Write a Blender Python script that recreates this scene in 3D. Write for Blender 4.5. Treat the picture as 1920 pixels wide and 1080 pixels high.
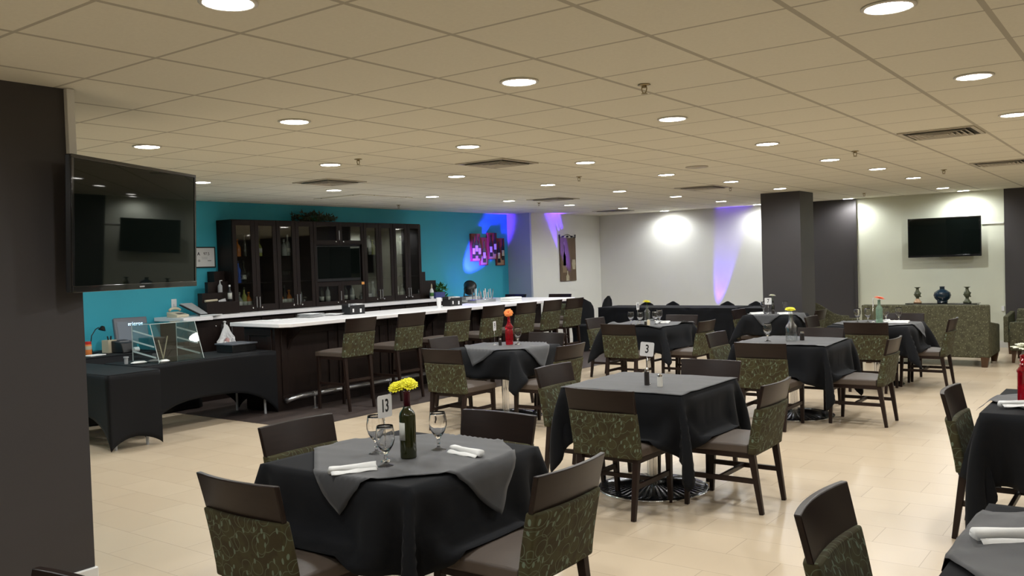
import bpy, bmesh, math, random
import numpy as np
from mathutils import Vector, Matrix

for o in list(bpy.data.objects): bpy.data.objects.remove(o)
sc = bpy.context.scene
COL = sc.collection
PI = math.pi

# ------------------------------------------------------------------ camera, world, exposure
cam = bpy.data.cameras.new('camera'); camo = bpy.data.objects.new('camera', cam); COL.objects.link(camo)
YAW, PIT, ROL = -0.63697, -0.026724, -0.031883
_f = Vector((math.sin(YAW)*math.cos(PIT), math.cos(YAW)*math.cos(PIT), math.sin(PIT)))
_r = Vector((math.cos(YAW), -math.sin(YAW), 0)); _u = _r.cross(_f)
_r2 = _r*math.cos(ROL)+_u*math.sin(ROL); _u2 = -_r*math.sin(ROL)+_u*math.cos(ROL)
M = Matrix((_r2, _u2, -_f)).transposed().to_4x4(); M.translation = (0, 0, 1.62)
camo.matrix_world = M
cam.sensor_width = 36; cam.lens = 36*1657.8/1920; cam.clip_start = .05; cam.clip_end = 60
sc.camera = camo
w = bpy.data.worlds.new('world'); sc.world = w; w.use_nodes = True
w.node_tree.nodes['Background'].inputs[0].default_value = (.9, .92, 1, 1)
w.node_tree.nodes['Background'].inputs[1].default_value = .02
vs = sc.view_settings; vs.view_transform = 'Standard'; vs.look = 'None'; vs.exposure = 1.42; vs.gamma = 1; vs.use_curve_mapping = False
LAMP_W = 17.0            # watts of one ceiling downlight
LAMP_COL = (.95, .98, 1.0)
DISC_E = 14.0
CZ = 2.596               # ceiling height

# ------------------------------------------------------------------ materials
def new_mat(name):
    m = bpy.data.materials.new(name); m.use_nodes = True
    return m, m.node_tree, m.node_tree.nodes['Principled BSDF']
def mat(name, col, rough=.5, metal=0, spec=.5, sheen=0, coat=0, emis=None, es=0, noise=0, nscale=40, bump=0, bscale=200, trans=0, ior=1.45, sheen_rough=.5):
    m, nt, b = new_mat(name)
    b.inputs['Base Color'].default_value = (*col, 1); b.inputs['Roughness'].default_value = rough
    b.inputs['Metallic'].default_value = metal; b.inputs['Specular IOR Level'].default_value = spec
    b.inputs['Sheen Weight'].default_value = sheen; b.inputs['Sheen Roughness'].default_value = sheen_rough
    b.inputs['Coat Weight'].default_value = coat
    b.inputs['Transmission Weight'].default_value = trans; b.inputs['IOR'].default_value = ior
    if emis: b.inputs['Emission Color'].default_value = (*emis, 1); b.inputs['Emission Strength'].default_value = es
    N, L = nt.nodes, nt.links
    if noise or bump:
        tc = N.new('ShaderNodeTexCoord')
    if noise:
        n = N.new('ShaderNodeTexNoise'); n.inputs['Scale'].default_value = nscale; n.inputs['Detail'].default_value = 4
        L.new(tc.outputs['Object'], n.inputs['Vector'])
        mx = N.new('ShaderNodeMix'); mx.data_type = 'RGBA'
        mx.inputs[6].default_value = (*[c*(1-noise) for c in col], 1); mx.inputs[7].default_value = (*[min(1, c*(1+noise)) for c in col], 1)
        L.new(n.outputs['Fac'], mx.inputs[0]); L.new(mx.outputs[2], b.inputs['Base Color'])
    if bump:
        n2 = N.new('ShaderNodeTexNoise'); n2.inputs['Scale'].default_value = bscale; n2.inputs['Detail'].default_value = 3
        L.new(tc.outputs['Object'], n2.inputs['Vector'])
        bp = N.new('ShaderNodeBump'); bp.inputs['Strength'].default_value = bump; bp.inputs['Distance'].default_value = .002
        L.new(n2.outputs['Fac'], bp.inputs['Height']); L.new(bp.outputs['Normal'], b.inputs['Normal'])
    return m
def wood(name, c1, c2, rough=.35, axis=2, scale=6, coat=.3):
    m, nt, b = new_mat(name); N, L = nt.nodes, nt.links
    tc = N.new('ShaderNodeTexCoord'); mp = N.new('ShaderNodeMapping')
    s = [scale*8]*3; s[axis] = scale; mp.inputs['Scale'].default_value = s
    n = N.new('ShaderNodeTexNoise'); n.inputs['Scale'].default_value = 1.0; n.inputs['Detail'].default_value = 6
    mx = N.new('ShaderNodeMix'); mx.data_type = 'RGBA'; mx.inputs[6].default_value = (*c1, 1); mx.inputs[7].default_value = (*c2, 1)
    L.new(tc.outputs['Object'], mp.inputs[0]); L.new(mp.outputs[0], n.inputs['Vector']); L.new(n.outputs['Fac'], mx.inputs[0])
    L.new(mx.outputs[2], b.inputs['Base Color']); b.inputs['Roughness'].default_value = rough; b.inputs['Coat Weight'].default_value = coat
    b.inputs['Coat Roughness'].default_value = .25; b.inputs['Specular IOR Level'].default_value = .2
    return m
def math_node(nt, op, a, b=None, c=None):
    n = nt.nodes.new('ShaderNodeMath'); n.operation = op
    for i, v in enumerate((a, b, c)):
        if v is None: continue
        if isinstance(v, (int, float)): n.inputs[i].default_value = v
        else: nt.links.new(v, n.inputs[i])
    return n.outputs[0]
def ceiling_mat():
    m, nt, b = new_mat('ceiling_tile'); N, L = nt.nodes, nt.links
    g = N.new('ShaderNodeNewGeometry'); sp = N.new('ShaderNodeSeparateXYZ'); L.new(g.outputs['Position'], sp.inputs[0])
    def line(o, off, step, hw):
        t = math_node(nt, 'DIVIDE', math_node(nt, 'SUBTRACT', o, off), step)
        fr = math_node(nt, 'ABSOLUTE', math_node(nt, 'SUBTRACT', math_node(nt, 'FRACT', math_node(nt, 'ADD', t, 100.5)), .5))
        return math_node(nt, 'LESS_THAN', fr, hw/step)
    a = line(sp.outputs['X'], -1.798, .612, .013); c = line(sp.outputs['Y'], 1.672, .608, .009)
    k = math_node(nt, 'MAXIMUM', a, c)
    n = N.new('ShaderNodeTexNoise'); n.inputs['Scale'].default_value = 60; n.inputs['Detail'].default_value = 5; L.new(g.outputs['Position'], n.inputs['Vector'])
    m0 = N.new('ShaderNodeMix'); m0.data_type = 'RGBA'; m0.inputs[6].default_value = (.70, .67, .56, 1); m0.inputs[7].default_value = (.78, .75, .63, 1); L.new(n.outputs['Fac'], m0.inputs[0])
    mx = N.new('ShaderNodeMix'); mx.data_type = 'RGBA'; L.new(k, mx.inputs[0]); L.new(m0.outputs[2], mx.inputs[6]); mx.inputs[7].default_value = (.46, .43, .35, 1)
    L.new(mx.outputs[2], b.inputs['Base Color']); b.inputs['Roughness'].default_value = .9; b.inputs['Specular IOR Level'].default_value = .15
    bp = N.new('ShaderNodeBump'); bp.inputs['Distance'].default_value = .006; bp.inputs['Strength'].default_value = .5; bp.invert = True
    L.new(k, bp.inputs['Height']); L.new(bp.outputs['Normal'], b.inputs['Normal'])
    return m
def floor_mat(dark=False):
    m, nt, b = new_mat('bar_floor_planks' if dark else 'floor_tile'); N, L = nt.nodes, nt.links
    g = N.new('ShaderNodeNewGeometry'); mp = N.new('ShaderNodeMapping'); L.new(g.outputs['Position'], mp.inputs[0])
    br = N.new('ShaderNodeTexBrick'); L.new(mp.outputs[0], br.inputs['Vector'])
    br.offset = .5; br.squash = 1; br.inputs['Scale'].default_value = 1
    if dark:
        mp.inputs['Rotation'].default_value = (0, 0, PI/2)
        br.inputs['Brick Width'].default_value = 1.2; br.inputs['Row Height'].default_value = .16; br.inputs['Mortar Size'].default_value = .002
        br.inputs['Color1'].default_value = (.060, .045, .040, 1); br.inputs['Color2'].default_value = (.080, .060, .052, 1); br.inputs['Mortar'].default_value = (.02, .015, .013, 1)
        b.inputs['Roughness'].default_value = .45
    else:
        mp.inputs['Location'].default_value = (.12, .05, 0)
        br.inputs['Brick Width'].default_value = .61; br.inputs['Row Height'].default_value = .305; br.inputs['Mortar Size'].default_value = .002
        br.inputs['Color1'].default_value = (.66, .53, .375, 1); br.inputs['Color2'].default_value = (.70, .57, .41, 1); br.inputs['Mortar'].default_value = (.50, .40, .29, 1)
        b.inputs['Roughness'].default_value = .27
    n = N.new('ShaderNodeTexNoise'); n.inputs['Scale'].default_value = 3 if not dark else 12; n.inputs['Detail'].default_value = 6; L.new(g.outputs['Position'], n.inputs['Vector'])
    mx = N.new('ShaderNodeMix'); mx.data_type = 'RGBA'; mx.blend_type = 'MULTIPLY'; mx.inputs[0].default_value = .35
    L.new(br.outputs['Color'], mx.inputs[6]); L.new(n.outputs['Color'], mx.inputs[7])
    hs = N.new('ShaderNodeMix'); hs.data_type = 'RGBA'; hs.blend_type = 'MULTIPLY'; hs.inputs[0].default_value = .25
    rm = N.new('ShaderNodeValToRGB'); rm.color_ramp.elements[0].color = (.75, .75, .75, 1); L.new(n.outputs['Fac'], rm.inputs[0])
    L.new(br.outputs['Color'], hs.inputs[6]); L.new(rm.outputs[0], hs.inputs[7]); L.new(hs.outputs[2], b.inputs['Base Color'])
    return m
def fabric_mat(name, base1, base2, vine, seed, sc_=1.0):
    m, nt, b = new_mat(name); N, L = nt.nodes, nt.links
    tc = N.new('ShaderNodeTexCoord'); sp = N.new('ShaderNodeSeparateXYZ'); L.new(tc.outputs['Object'], sp.inputs[0])
    cb = N.new('ShaderNodeCombineXYZ'); L.new(math_node(nt, 'ADD', sp.outputs['X'], math_node(nt, 'MULTIPLY', sp.outputs['Y'], .8)), cb.inputs[0]); L.new(sp.outputs['Z'], cb.inputs[1])
    nz = N.new('ShaderNodeTexNoise'); nz.inputs['Scale'].default_value = 9*sc_; L.new(cb.outputs[0], nz.inputs['Vector'])
    va = N.new('ShaderNodeVectorMath'); va.operation = 'SCALE'; L.new(nz.outputs['Color'], va.inputs[0]); va.inputs['Scale'].default_value = .035/sc_
    vb = N.new('ShaderNodeVectorMath'); vb.operation = 'ADD'; L.new(cb.outputs[0], vb.inputs[0]); L.new(va.outputs[0], vb.inputs[1])
    def ring(scale, r, wd, off):
        o = N.new('ShaderNodeVectorMath'); o.operation = 'ADD'; L.new(vb.outputs[0], o.inputs[0]); o.inputs[1].default_value = (off, off*.7, 0)
        v = N.new('ShaderNodeTexVoronoi'); v.voronoi_dimensions = '2D'; v.inputs['Scale'].default_value = scale*sc_; L.new(o.outputs[0], v.inputs['Vector'])
        return math_node(nt, 'LESS_THAN', math_node(nt, 'ABSOLUTE', math_node(nt, 'SUBTRACT', v.outputs['Distance'], r)), wd)
    k = math_node(nt, 'MAXIMUM', ring(8.5, .37, .014, 0), ring(11.5, .34, .018, 3.3))
    mp = N.new('ShaderNodeMapping'); mp.inputs['Rotation'].default_value = (0, 0, .35); mp.inputs['Scale'].default_value = (2.1, 1, 1); L.new(vb.outputs[0], mp.inputs[0])
    v2 = N.new('ShaderNodeTexVoronoi'); v2.voronoi_dimensions = '2D'; v2.inputs['Scale'].default_value = 11*sc_; L.new(mp.outputs[0], v2.inputs['Vector'])
    s = math_node(nt, 'LESS_THAN', v2.outputs['Distance'], .135)
    m1 = N.new('ShaderNodeMix'); m1.data_type = 'RGBA'; m1.inputs[6].default_value = (*base1, 1); m1.inputs[7].default_value = (*base2, 1)
    n1 = N.new('ShaderNodeTexNoise'); n1.inputs['Scale'].default_value = 14; L.new(cb.outputs[0], n1.inputs['Vector'])
    rr = N.new('ShaderNodeValToRGB'); rr.color_ramp.elements[0].position = .42; rr.color_ramp.elements[1].position = .58; L.new(n1.outputs['Fac'], rr.inputs[0]); L.new(rr.outputs[0], m1.inputs[0])
    m2 = N.new('ShaderNodeMix'); m2.data_type = 'RGBA'; L.new(k, m2.inputs[0]); L.new(m1.outputs[2], m2.inputs[6]); m2.inputs[7].default_value = (*vine, 1)
    m3 = N.new('ShaderNodeMix'); m3.data_type = 'RGBA'; L.new(s, m3.inputs[0]); L.new(m2.outputs[2], m3.inputs[6]); m3.inputs[7].default_value = (*seed, 1)
    L.new(m3.outputs[2], b.inputs['Base Color']); b.inputs['Roughness'].default_value = .8; b.inputs['Specular IOR Level'].default_value = .2
    return m
def thin_glass(name, tint=(1, 1, 1), refl=.12, rough=.02, edge=.6):
    m = bpy.data.materials.new(name); m.use_nodes = True; nt = m.node_tree; N, L = nt.nodes, nt.links
    N.remove(N['Principled BSDF']); out = N['Material Output']
    t = N.new('ShaderNodeBsdfTransparent'); t.inputs[0].default_value = (*tint, 1)
    g = N.new('ShaderNodeBsdfGlossy'); g.inputs['Roughness'].default_value = rough
    lw = N.new('ShaderNodeLayerWeight'); lw.inputs[0].default_value = .25
    f = math_node(nt, 'MULTIPLY_ADD', lw.outputs['Facing'], edge, refl*.4)
    mx = N.new('ShaderNodeMixShader'); L.new(math_node(nt, 'MINIMUM', f, 1.0), mx.inputs[0]); L.new(t.outputs[0], mx.inputs[1]); L.new(g.outputs[0], mx.inputs[2]); L.new(mx.outputs[0], out.inputs[0])
    return m
MT = dict(
 ceiling=ceiling_mat(), floor=floor_mat(), barfloor=floor_mat(True),
 teal=mat('teal_wall_paint', (.045, .43, .56), .55, noise=.06, nscale=3),
 grey=mat('charcoal_wall_paint', (.050, .045, .045), .55, noise=.05, nscale=4, bump=.15, bscale=120),
 white=mat('pale_wall_paint', (.72, .72, .67), .6, noise=.03, nscale=3, bump=.1, bscale=120),
 sage=mat('sage_wall_paint', (.68, .70, .57), .6, noise=.03, nscale=3),
 bluegrey=mat('blue_grey_shaded_wall', (.36, .40, .44), .6, noise=.04, nscale=3),  # niche side face: its shaded look is put into the colour
 trim=mat('white_trim_paint', (.75, .75, .72), .4),
 darkwood=wood('espresso_wood', (.010, .006, .005), (.020, .012, .010), .42, coat=.02),
 chairwood=wood('chair_wood', (.011, .0062, .005), (.022, .013, .010), .34, axis=0, coat=.06),
 legwood=wood('chair_leg_wood', (.014, .0075, .006), (.028, .016, .012), .38, axis=2, coat=.04),
 fabric=fabric_mat('vine_fabric', (.047, .038, .019), (.060, .054, .025), (.100, .118, .074), (.135, .175, .125)),
 sofafab=fabric_mat('sofa_vine_fabric', (.062, .057, .033), (.084, .081, .046), (.115, .115, .07), (.165, .17, .105), 1.3),
 seat=mat('brown_vinyl', (.084, .063, .049), .5, noise=.10, nscale=8, bump=.15, bscale=60),
 cloth=mat('black_linen', (.0085, .009, .0105), .85, spec=.15, sheen=.03, noise=.2, nscale=6, bump=.3, bscale=500),
 overlay=mat('charcoal_overlay', (.034, .034, .036), .6, spec=.35, sheen=.2, noise=.15, nscale=5, bump=.3, bscale=400),
 spandex=mat('black_spandex', (.0045, .005, .0065), .7, spec=.25, sheen=.03),
 napkin=mat('white_napkin', (.82, .82, .80), .8, bump=.3, bscale=90),
 quartz=mat('white_quartz', (.92, .90, .90), .32, spec=.3, noise=.03, nscale=30),
 chrome=mat('chrome', (.75, .76, .78), .12, 1),
 steel=mat('brushed_steel', (.55, .56, .58), .30, 1, noise=.1, nscale=80),
 brass=mat('dull_brass', (.40, .33, .20), .35, 1),
 iron=mat('dark_base_metal', (.035, .037, .040), .22, .7),
 blackpl=mat('black_plastic', (.012, .012, .013), .35), screen=mat('black_screen', (.004, .006, .005), .02, spec=.32),
 gloss=mat('gloss_black', (.008, .008, .009), .12, coat=.5),
 greypl=mat('grey_plastic', (.11, .12, .14), .4), lightgrey=mat('light_grey_plastic', (.42, .43, .44), .4),
 beige=mat('beige_plastic', (.62, .56, .42), .45), cream=mat('cream_card', (.52, .46, .33), .7),
 paper=mat('white_paper', (.80, .80, .80), .7), ink=mat('black_ink', (.012, .012, .012), .6), faint=mat('faint_print', (.45, .45, .46), .7),
 red=mat('red_plastic', (.60, .03, .02), .4), orangel=mat('orange_label', (.75, .22, .05), .5),
 yellow=mat('yellow_petal', (.85, .78, .02), .6, noise=.12, nscale=30), whitep=mat('white_petal', (.85, .85, .68), .6),
 orange=mat('orange_petal', (.95, .28, .06), .55, noise=.2, nscale=30), coral=mat('coral_petal', (.90, .17, .07), .55), redc=mat('red_flower_centre', (.75, .06, .02), .6),
 yellowc=mat('yellow_flower_centre', (.55, .45, .02), .7),
 stem=mat('green_stem', (.05, .14, .03), .6), leaf=mat('green_leaf', (.05, .17, .035), .5, noise=.4, nscale=20), dryleaf=mat('dusty_leaf', (.045, .055, .03), .7, noise=.4, nscale=15),
 glass=mat('clear_glass', (1, 1, 1), .0, trans=1, ior=1.45), tglass=thin_glass('thin_clear_glass', (.96, .97, .97), .14, edge=.55),
 pane=thin_glass('cabinet_pane', (.80, .82, .80), .14, edge=.28), acrylic=thin_glass('acrylic', (.90, .93, .92), .10, .02, edge=.4),
 acrylic_edge=mat('acrylic_edge', (.55, .62, .60), .15, spec=.6),
 winegreen=mat('dark_green_glass', (.018, .020, .004), .08, spec=.6, coat=.3), foil=mat('maroon_foil', (.08, .005, .012), .3),
 redglass=mat('ruby_glass', (.62, .010, .030), .06, trans=.75, ior=1.45, spec=.6), palegreen=mat('pale_green_glass', (.45, .66, .50), .10, trans=.75, ior=1.4),
 amber=mat('amber_spirit', (.45, .14, .02), .15), clearsp=mat('clear_spirit', (.45, .47, .45), .12, trans=.4), greensp=mat('yellow_green_spirit', (.30, .32, .08), .15), bluesp=mat('blue_label_bottle', (.03, .10, .50), .25), darksp=mat('dark_bottle_glass', (.02, .02, .015), .1, coat=.4),
 label=mat('cream_label', (.55, .55, .50), .6),
 lampdisc=mat('downlight_diffuser', (1, 1, 1), .5, emis=(1, .97, .90), es=DISC_E), lamptrim=mat('white_lamp_trim', (.72, .70, .64), .4),
 vent=mat('vent_enamel', (.48, .44, .36), .5), ventdark=mat('vent_shadow_cavity', (.03, .028, .025), .8),
 boardred=wood('red_stained_board', (.16, .025, .018), (.24, .05, .03), .5, axis=2, coat=.1), boardtan=wood('tan_stained_board', (.34, .20, .12), (.46, .30, .18), .5, coat=.1),
 artbrown=wood('brown_painted_panel', (.07, .045, .025), (.17, .11, .065), .45, axis=2, scale=3, coat=.1), artpale=mat('pale_painted_bottle', (.38, .33, .22), .5, noise=.3, nscale=20), artmid=mat('brown_painted_bottle', (.20, .14, .075), .5, noise=.3, nscale=20),
 navy=mat('navy_glaze', (.012, .028, .045), .10, coat=.5), jade=mat('mottled_green_glaze', (.07, .08, .045), .15, noise=.8, nscale=25, coat=.5), tanglaze=mat('tan_glaze', (.45, .28, .15), .2),
 sagecush=mat('sage_cushion', (.12, .19, .13), .7), walnut=wood('walnut_leg', (.05, .022, .01), (.09, .045, .02), .4),
 bluebox=mat('blue_box_print', (.05, .06, .22), .5), glow=mat('terminal_logo_glow', (.2, .4, .7), .5, emis=(.45, .75, 1), es=1.1), termscreen=mat('terminal_screen', (.05, .06, .07), .35, emis=(.16, .20, .25), es=.12),
 bluelens=mat('blue_lamp_lens', (.05, .05, .3), .2, emis=(.15, .08, 1), es=6), sticky=mat('orange_sticker', (.85, .40, .10), .6),
 pink=mat('pink_print', (.62, .36, .34), .7),
 saltw=mat('shaker_salt', (.70, .68, .62), .4), peppr=mat('shaker_pepper', (.03, .025, .022), .3), waxc=mat('cream_candle', (.68, .58, .40), .5),
)

# ------------------------------------------------------------------ mesh helpers
class G:
    """collects shapes; becomes ONE mesh object"""
    def __init__(s): s.v = []; s.f = []
    def add(s, vs, fs):
        k = len(s.v); s.v += [tuple(v) for v in vs]; s.f += [tuple(i+k for i in f) for f in fs]; return s
    def box(s, x0, x1, y0, y1, z0, z1, m=None):
        vs = [(x, y, z) for z in (z0, z1) for y in (y0, y1) for x in (x0, x1)]
        fs = [(0, 2, 3, 1), (4, 5, 7, 6), (0, 1, 5, 4), (2, 6, 7, 3), (0, 4, 6, 2), (1, 3, 7, 5)]
        if m is not None: vs = [m @ Vector(v) for v in vs]
        return s.add(vs, fs)
    def hexa(s, b, t):      # bottom quad, top quad (each ccw from above)
        return s.add(list(b)+list(t), [(3, 2, 1, 0), (4, 5, 6, 7), (0, 1, 5, 4), (1, 2, 6, 5), (2, 3, 7, 6), (3, 0, 4, 7)])
    def bar(s, a, b, w, d=None, w2=None, d2=None, up=(0, 0, 1)):   # tapered rectangular bar
        a, b = Vector(a), Vector(b); d = d or w; w2 = w2 or w; d2 = d2 or d
        z = (b-a).normalized(); x = Vector(up).cross(z)
        if x.length < 1e-4 or abs(z.z) > .9: x = Vector((1, 0, 0))
        x = (x - z*x.dot(z)).normalized(); y = z.cross(x)
        q = lambda c, p, r: [c-x*p/2-y*r/2, c+x*p/2-y*r/2, c+x*p/2+y*r/2, c-x*p/2+y*r/2]
        return s.hexa(q(a, w, d), q(b, w2, d2))
    def lathe(s, prof, n=24, c=(0, 0, 0), m=None, sx=1, sy=1):
        vs = []; fs = []
        for r, z in prof:
            for i in range(n):
                a = 2*PI*i/n; vs.append(Vector((c[0]+r*math.cos(a)*sx, c[1]+r*math.sin(a)*sy, c[2]+z)))
        for j in range(len(prof)-1):
            for i in range(n):
                i2 = (i+1) % n; fs.append((j*n+i, j*n+i2, (j+1)*n+i2, (j+1)*n+i))
        if prof[0][0] > 1e-6: fs.append(tuple(reversed(range(n))))
        if prof[-1][0] > 1e-6: fs.append(tuple((len(prof)-1)*n+i for i in range(n)))
        if m is not None: vs = [m @ v for v in vs]
        return s.add(vs, fs)
    def tube(s, pts, r, n=10, r2=None):
        pts = [Vector(p) for p in pts]; vs = []; fs = []; px = None
        for k, p in enumerate(pts):
            t = (pts[min(k+1, len(pts)-1)]-pts[max(k-1, 0)]).normalized()
            if px is None:
                px = t.orthogonal().normalized()
            px = (px - t*px.dot(t)).normalized(); py = t.cross(px)
            rr = r if r2 is None else r+(r2-r)*k/(len(pts)-1)
            for i in range(n):
                a = 2*PI*i/n; vs.append(p+px*rr*math.cos(a)+py*rr*math.sin(a))
        for j in range(len(pts)-1):
            for i in range(n):
                i2 = (i+1) % n; fs.append((j*n+i, j*n+i2, (j+1)*n+i2, (j+1)*n+i))
        fs.append(tuple(reversed(range(n)))); fs.append(tuple((len(pts)-1)*n+i for i in range(n)))
        return s.add(vs, fs)
    def prism(s, out, m, d):   # 2-D outline in local xy, extruded d along local z, placed by m
        n = len(out); vs = [m @ Vector((x, y, 0)) for x, y in out]+[m @ Vector((x, y, d)) for x, y in out]
        fs = [tuple(reversed(range(n))), tuple(range(n, 2*n))]+[(i, (i+1) % n, n+(i+1) % n, n+i) for i in range(n)]
        return s.add(vs, fs)
    def grid(s, P):
        n, k = P.shape[:2]; vs = P.reshape(-1, 3).tolist()
        return s.add(vs, [(i*k+j, i*k+j+1, (i+1)*k+j+1, (i+1)*k+j) for i in range(n-1) for j in range(k-1)])
def obj(name, g, m, parent=None, loc=None, rz=0, bevel=0, smooth=False, seg=2, subsurf=0, solid=0):
    me = bpy.data.meshes.new(name); me.from_pydata(g.v, [], g.f); me.update()
    bm = bmesh.new(); bm.from_mesh(me); bmesh.ops.recalc_face_normals(bm, faces=bm.faces); bm.to_mesh(me); bm.free()
    me.materials.append(MT[m] if isinstance(m, str) else m)
    o = bpy.data.objects.new(name, me); COL.objects.link(o)
    if parent: o.parent = parent
    if loc is not None: o.location = loc
    o.rotation_euler = (0, 0, rz)
    if smooth:
        for p in me.polygons: p.use_smooth = True
        if smooth == 'auto':
            me.set_sharp_from_angle(angle=math.radians(35))
    if solid:
        md = o.modifiers.new('s', 'SOLIDIFY'); md.thickness = solid; md.offset = 1
    if bevel:
        md = o.modifiers.new('b', 'BEVEL'); md.width = bevel; md.segments = seg; md.limit_method = 'ANGLE'; md.angle_limit = math.radians(40)
        for p in me.polygons: p.use_smooth = True
        me.set_sharp_from_angle(angle=math.radians(30))
    if subsurf:
        md = o.modifiers.new('u', 'SUBSURF'); md.levels = subsurf; md.render_levels = subsurf
        for p in me.polygons: p.use_smooth = True
    return o
def tag(o, label, cat=None, group=None, kind=None):
    o['label'] = label
    if cat: o['category'] = cat
    if group: o['group'] = group
    if kind: o['kind'] = kind
    return o
def thing(name, label, cat, loc=(0, 0, 0), rz=0, group=None):
    o = bpy.data.objects.new(name, None); COL.objects.link(o); o.location = loc; o.rotation_euler = (0, 0, rz)
    o.empty_display_size = .1
    return tag(o, label, cat, group)
def struct(name, g, m, **k):
    o = obj(name, g, m, **k); o['kind'] = 'structure'; return o
def dup(root, loc, rz, label, group=None):
    def cp(o, par):
        c = o.copy(); COL.objects.link(c)
        if par: c.parent = par
        for ch in kids.get(o, []): cp(ch, c)
        return c
    kids = {}
    for o in list(COL.objects):
        if o.parent: kids.setdefault(o.parent, []).append(o)
    c = cp(root, None); c.location = loc; c.rotation_euler = (0, 0, rz); c['label'] = label
    if group: c['group'] = group
    return c
def text(s, size, name, m, parent, mw, depth=.0006, bold=0):
    cu = bpy.data.curves.new(name, 'FONT'); cu.body = s; cu.size = size; cu.align_x = 'CENTER'; cu.align_y = 'CENTER'; cu.extrude = depth; cu.offset = bold
    t = bpy.data.objects.new('tmp', cu); COL.objects.link(t)
    dg = bpy.context.evaluated_depsgraph_get(); me = bpy.data.meshes.new_from_object(t.evaluated_get(dg))
    bpy.data.objects.remove(t); me.transform(mw); me.materials.clear(); me.materials.append(MT[m]); me.name = name
    o = bpy.data.objects.new(name, me); COL.objects.link(o)
    if parent: o.parent = parent
    return o
def frame_m(origin, xa, ya):    # local x,y axes -> matrix
    xa, ya = Vector(xa).normalized(), Vector(ya).normalized(); z = xa.cross(ya)
    m = Matrix((xa, ya, z)).transposed().to_4x4(); m.translation = origin; return m
def rot(v, a): return (v[0]*math.cos(a)-v[1]*math.sin(a), v[0]*math.sin(a)+v[1]*math.cos(a))

# ------------------------------------------------------------------ room shell
TX = -10.33; FY = 16.4
struct('floor', G().box(-10.6, 5.2, -5.2, 16.9, -.1, 0), 'floor')
struct('floor_bar', G().box(TX, -7.15, 5.95, 13.85, 0, .004), 'barfloor')
struct('ceiling', G().box(-10.6, 5.2, -5.2, 16.9, CZ, CZ+.1), 'ceiling')
struct('wall_left', G().box(TX-.15, TX, -5.2, 13.86, 0, CZ), 'teal')
struct('wall_niche_side', G().box(TX-.15, -9.79, 13.86, 16.6, 0, CZ), 'bluegrey')
struct('wall_niche', G().box(-9.79, -9.75, 13.86, 16.6, 0, CZ), 'white')
struct('wall_far', G().box(-9.75, -5.40, FY, FY+.2, 0, CZ), 'white')
struct('wall_far_dark', G().box(-5.40, -4.46, FY, FY+.2, 0, CZ), 'grey')
struct('wall_alcove', G().box(-4.46, -2.11, FY+.03, FY+.2, 0, CZ), 'sage')
struct('wall_far_right', G().box(-2.11, 5.2, FY, FY+.2, 0, CZ), 'grey')
struct('wall_right', G().box(5.0, 5.2, -5.2, FY, 0, CZ), 'white')
struct('wall_back', G().box(-10.4, 5.2, -5.2, -5.0, 0, CZ), 'white')
struct('wall_pillar_left', G().box(-5.45, -4.55, 1.45, 2.38, 0, CZ), 'grey')
struct('wall_pillar_right', G().box(-5.06, -4.45, 13.42, 14.05, 0, CZ), 'grey')
struct('trim_1', G().box(-4.47, -4.43, FY-.03, FY, 0, CZ), 'grey')
struct('baseboard_pillar_left', G().box(-5.462, -4.535, 1.438, 2.392, 0, .10), 'trim', bevel=.006)
struct('baseboard_pillar_right', G().box(-5.07, -4.44, 13.41, 14.06, 0, .09), 'darkwood')
struct('baseboard_niche', G().box(-9.75, -9.735, 13.87, FY, 0, .10), 'trim')
struct('baseboard_far', G().box(-9.75, -5.40, FY-.015, FY, 0, .10), 'trim')
struct('baseboard_alcove', G().box(-4.43, -2.11, FY+.012, FY+.03, 0, .11), 'trim')
struct('baseboard_far_right', G().box(-2.11, 5.0, FY-.015, FY, 0, .11), 'trim')
tag(obj('cable_raceway', G().box(-4.55, -4.515, 2.325, 2.365, 2.2, CZ-.002), 'trim', bevel=.003), 'white vertical cable raceway on charcoal column above the large black television', 'raceway')

# ------------------------------------------------------------------ ceiling fittings
proto_lamp = None
LAMPS = [(.97, 1.47, .52), (0, 1.58, 3.6), (0, 4.49, 3.54), (0, 7.11, 3.43), (0, -1.51, 3.42), (0, -1.54, 6.43), (0, 1.54, 6.52), (0, 4.53, 6.52), (0, 7.17, 6.47), (0, 10.44, 6.48), (0, -1.51, 9.41), (0, 1.58, 9.62), (0, 4.5, 9.46), (0, 7.14, 9.41), (0, 10.36, 9.45), (0, 1.59, 12.59), (0, 1.44, 15.05), (0, 1.42, 17.96), (0, 4.58, 12.49), (0, 7.12, 12.28), (0, 10.37, 12.42), (0, 4.38, 15.11), (0, 4.37, 18.03), (0, 7.12, 21.04), (0, 7.06, 15.12), (0, 10.23, 15.15), (0, 7.04, 17.99), (0, 10.22, 23.72), (0, 10.3, 18.08), (0, 10.23, 20.97), (0, 7.06, 23.7), (0, 4.42, 23.83), (0, 1.59, 22.05), (0, 1.4, 23.75), (0, -1.5, 12.5), (0, -1.5, 15.1), (0, -1.5, 18), (0, -1.5, 21),
         (0, -4.5, 3.5), (0, -4.5, 9.5), (0, -4.5, 15.5), (0, 1.5, -2.5), (0, 4.5, -2.5), (0, -1.5, -2.5), (0, 10.4, 3.5), (0, 13.0, 3.2), (0, -4.5, -2.5)]
lamp_light = bpy.data.lights.new('downlight_beam', 'SPOT'); lamp_light.energy = LAMP_W; lamp_light.color = LAMP_COL
lamp_light.spot_size = math.radians(172); lamp_light.spot_blend = .65; lamp_light.shadow_soft_size = .05
lx, ly = [], []
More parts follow.
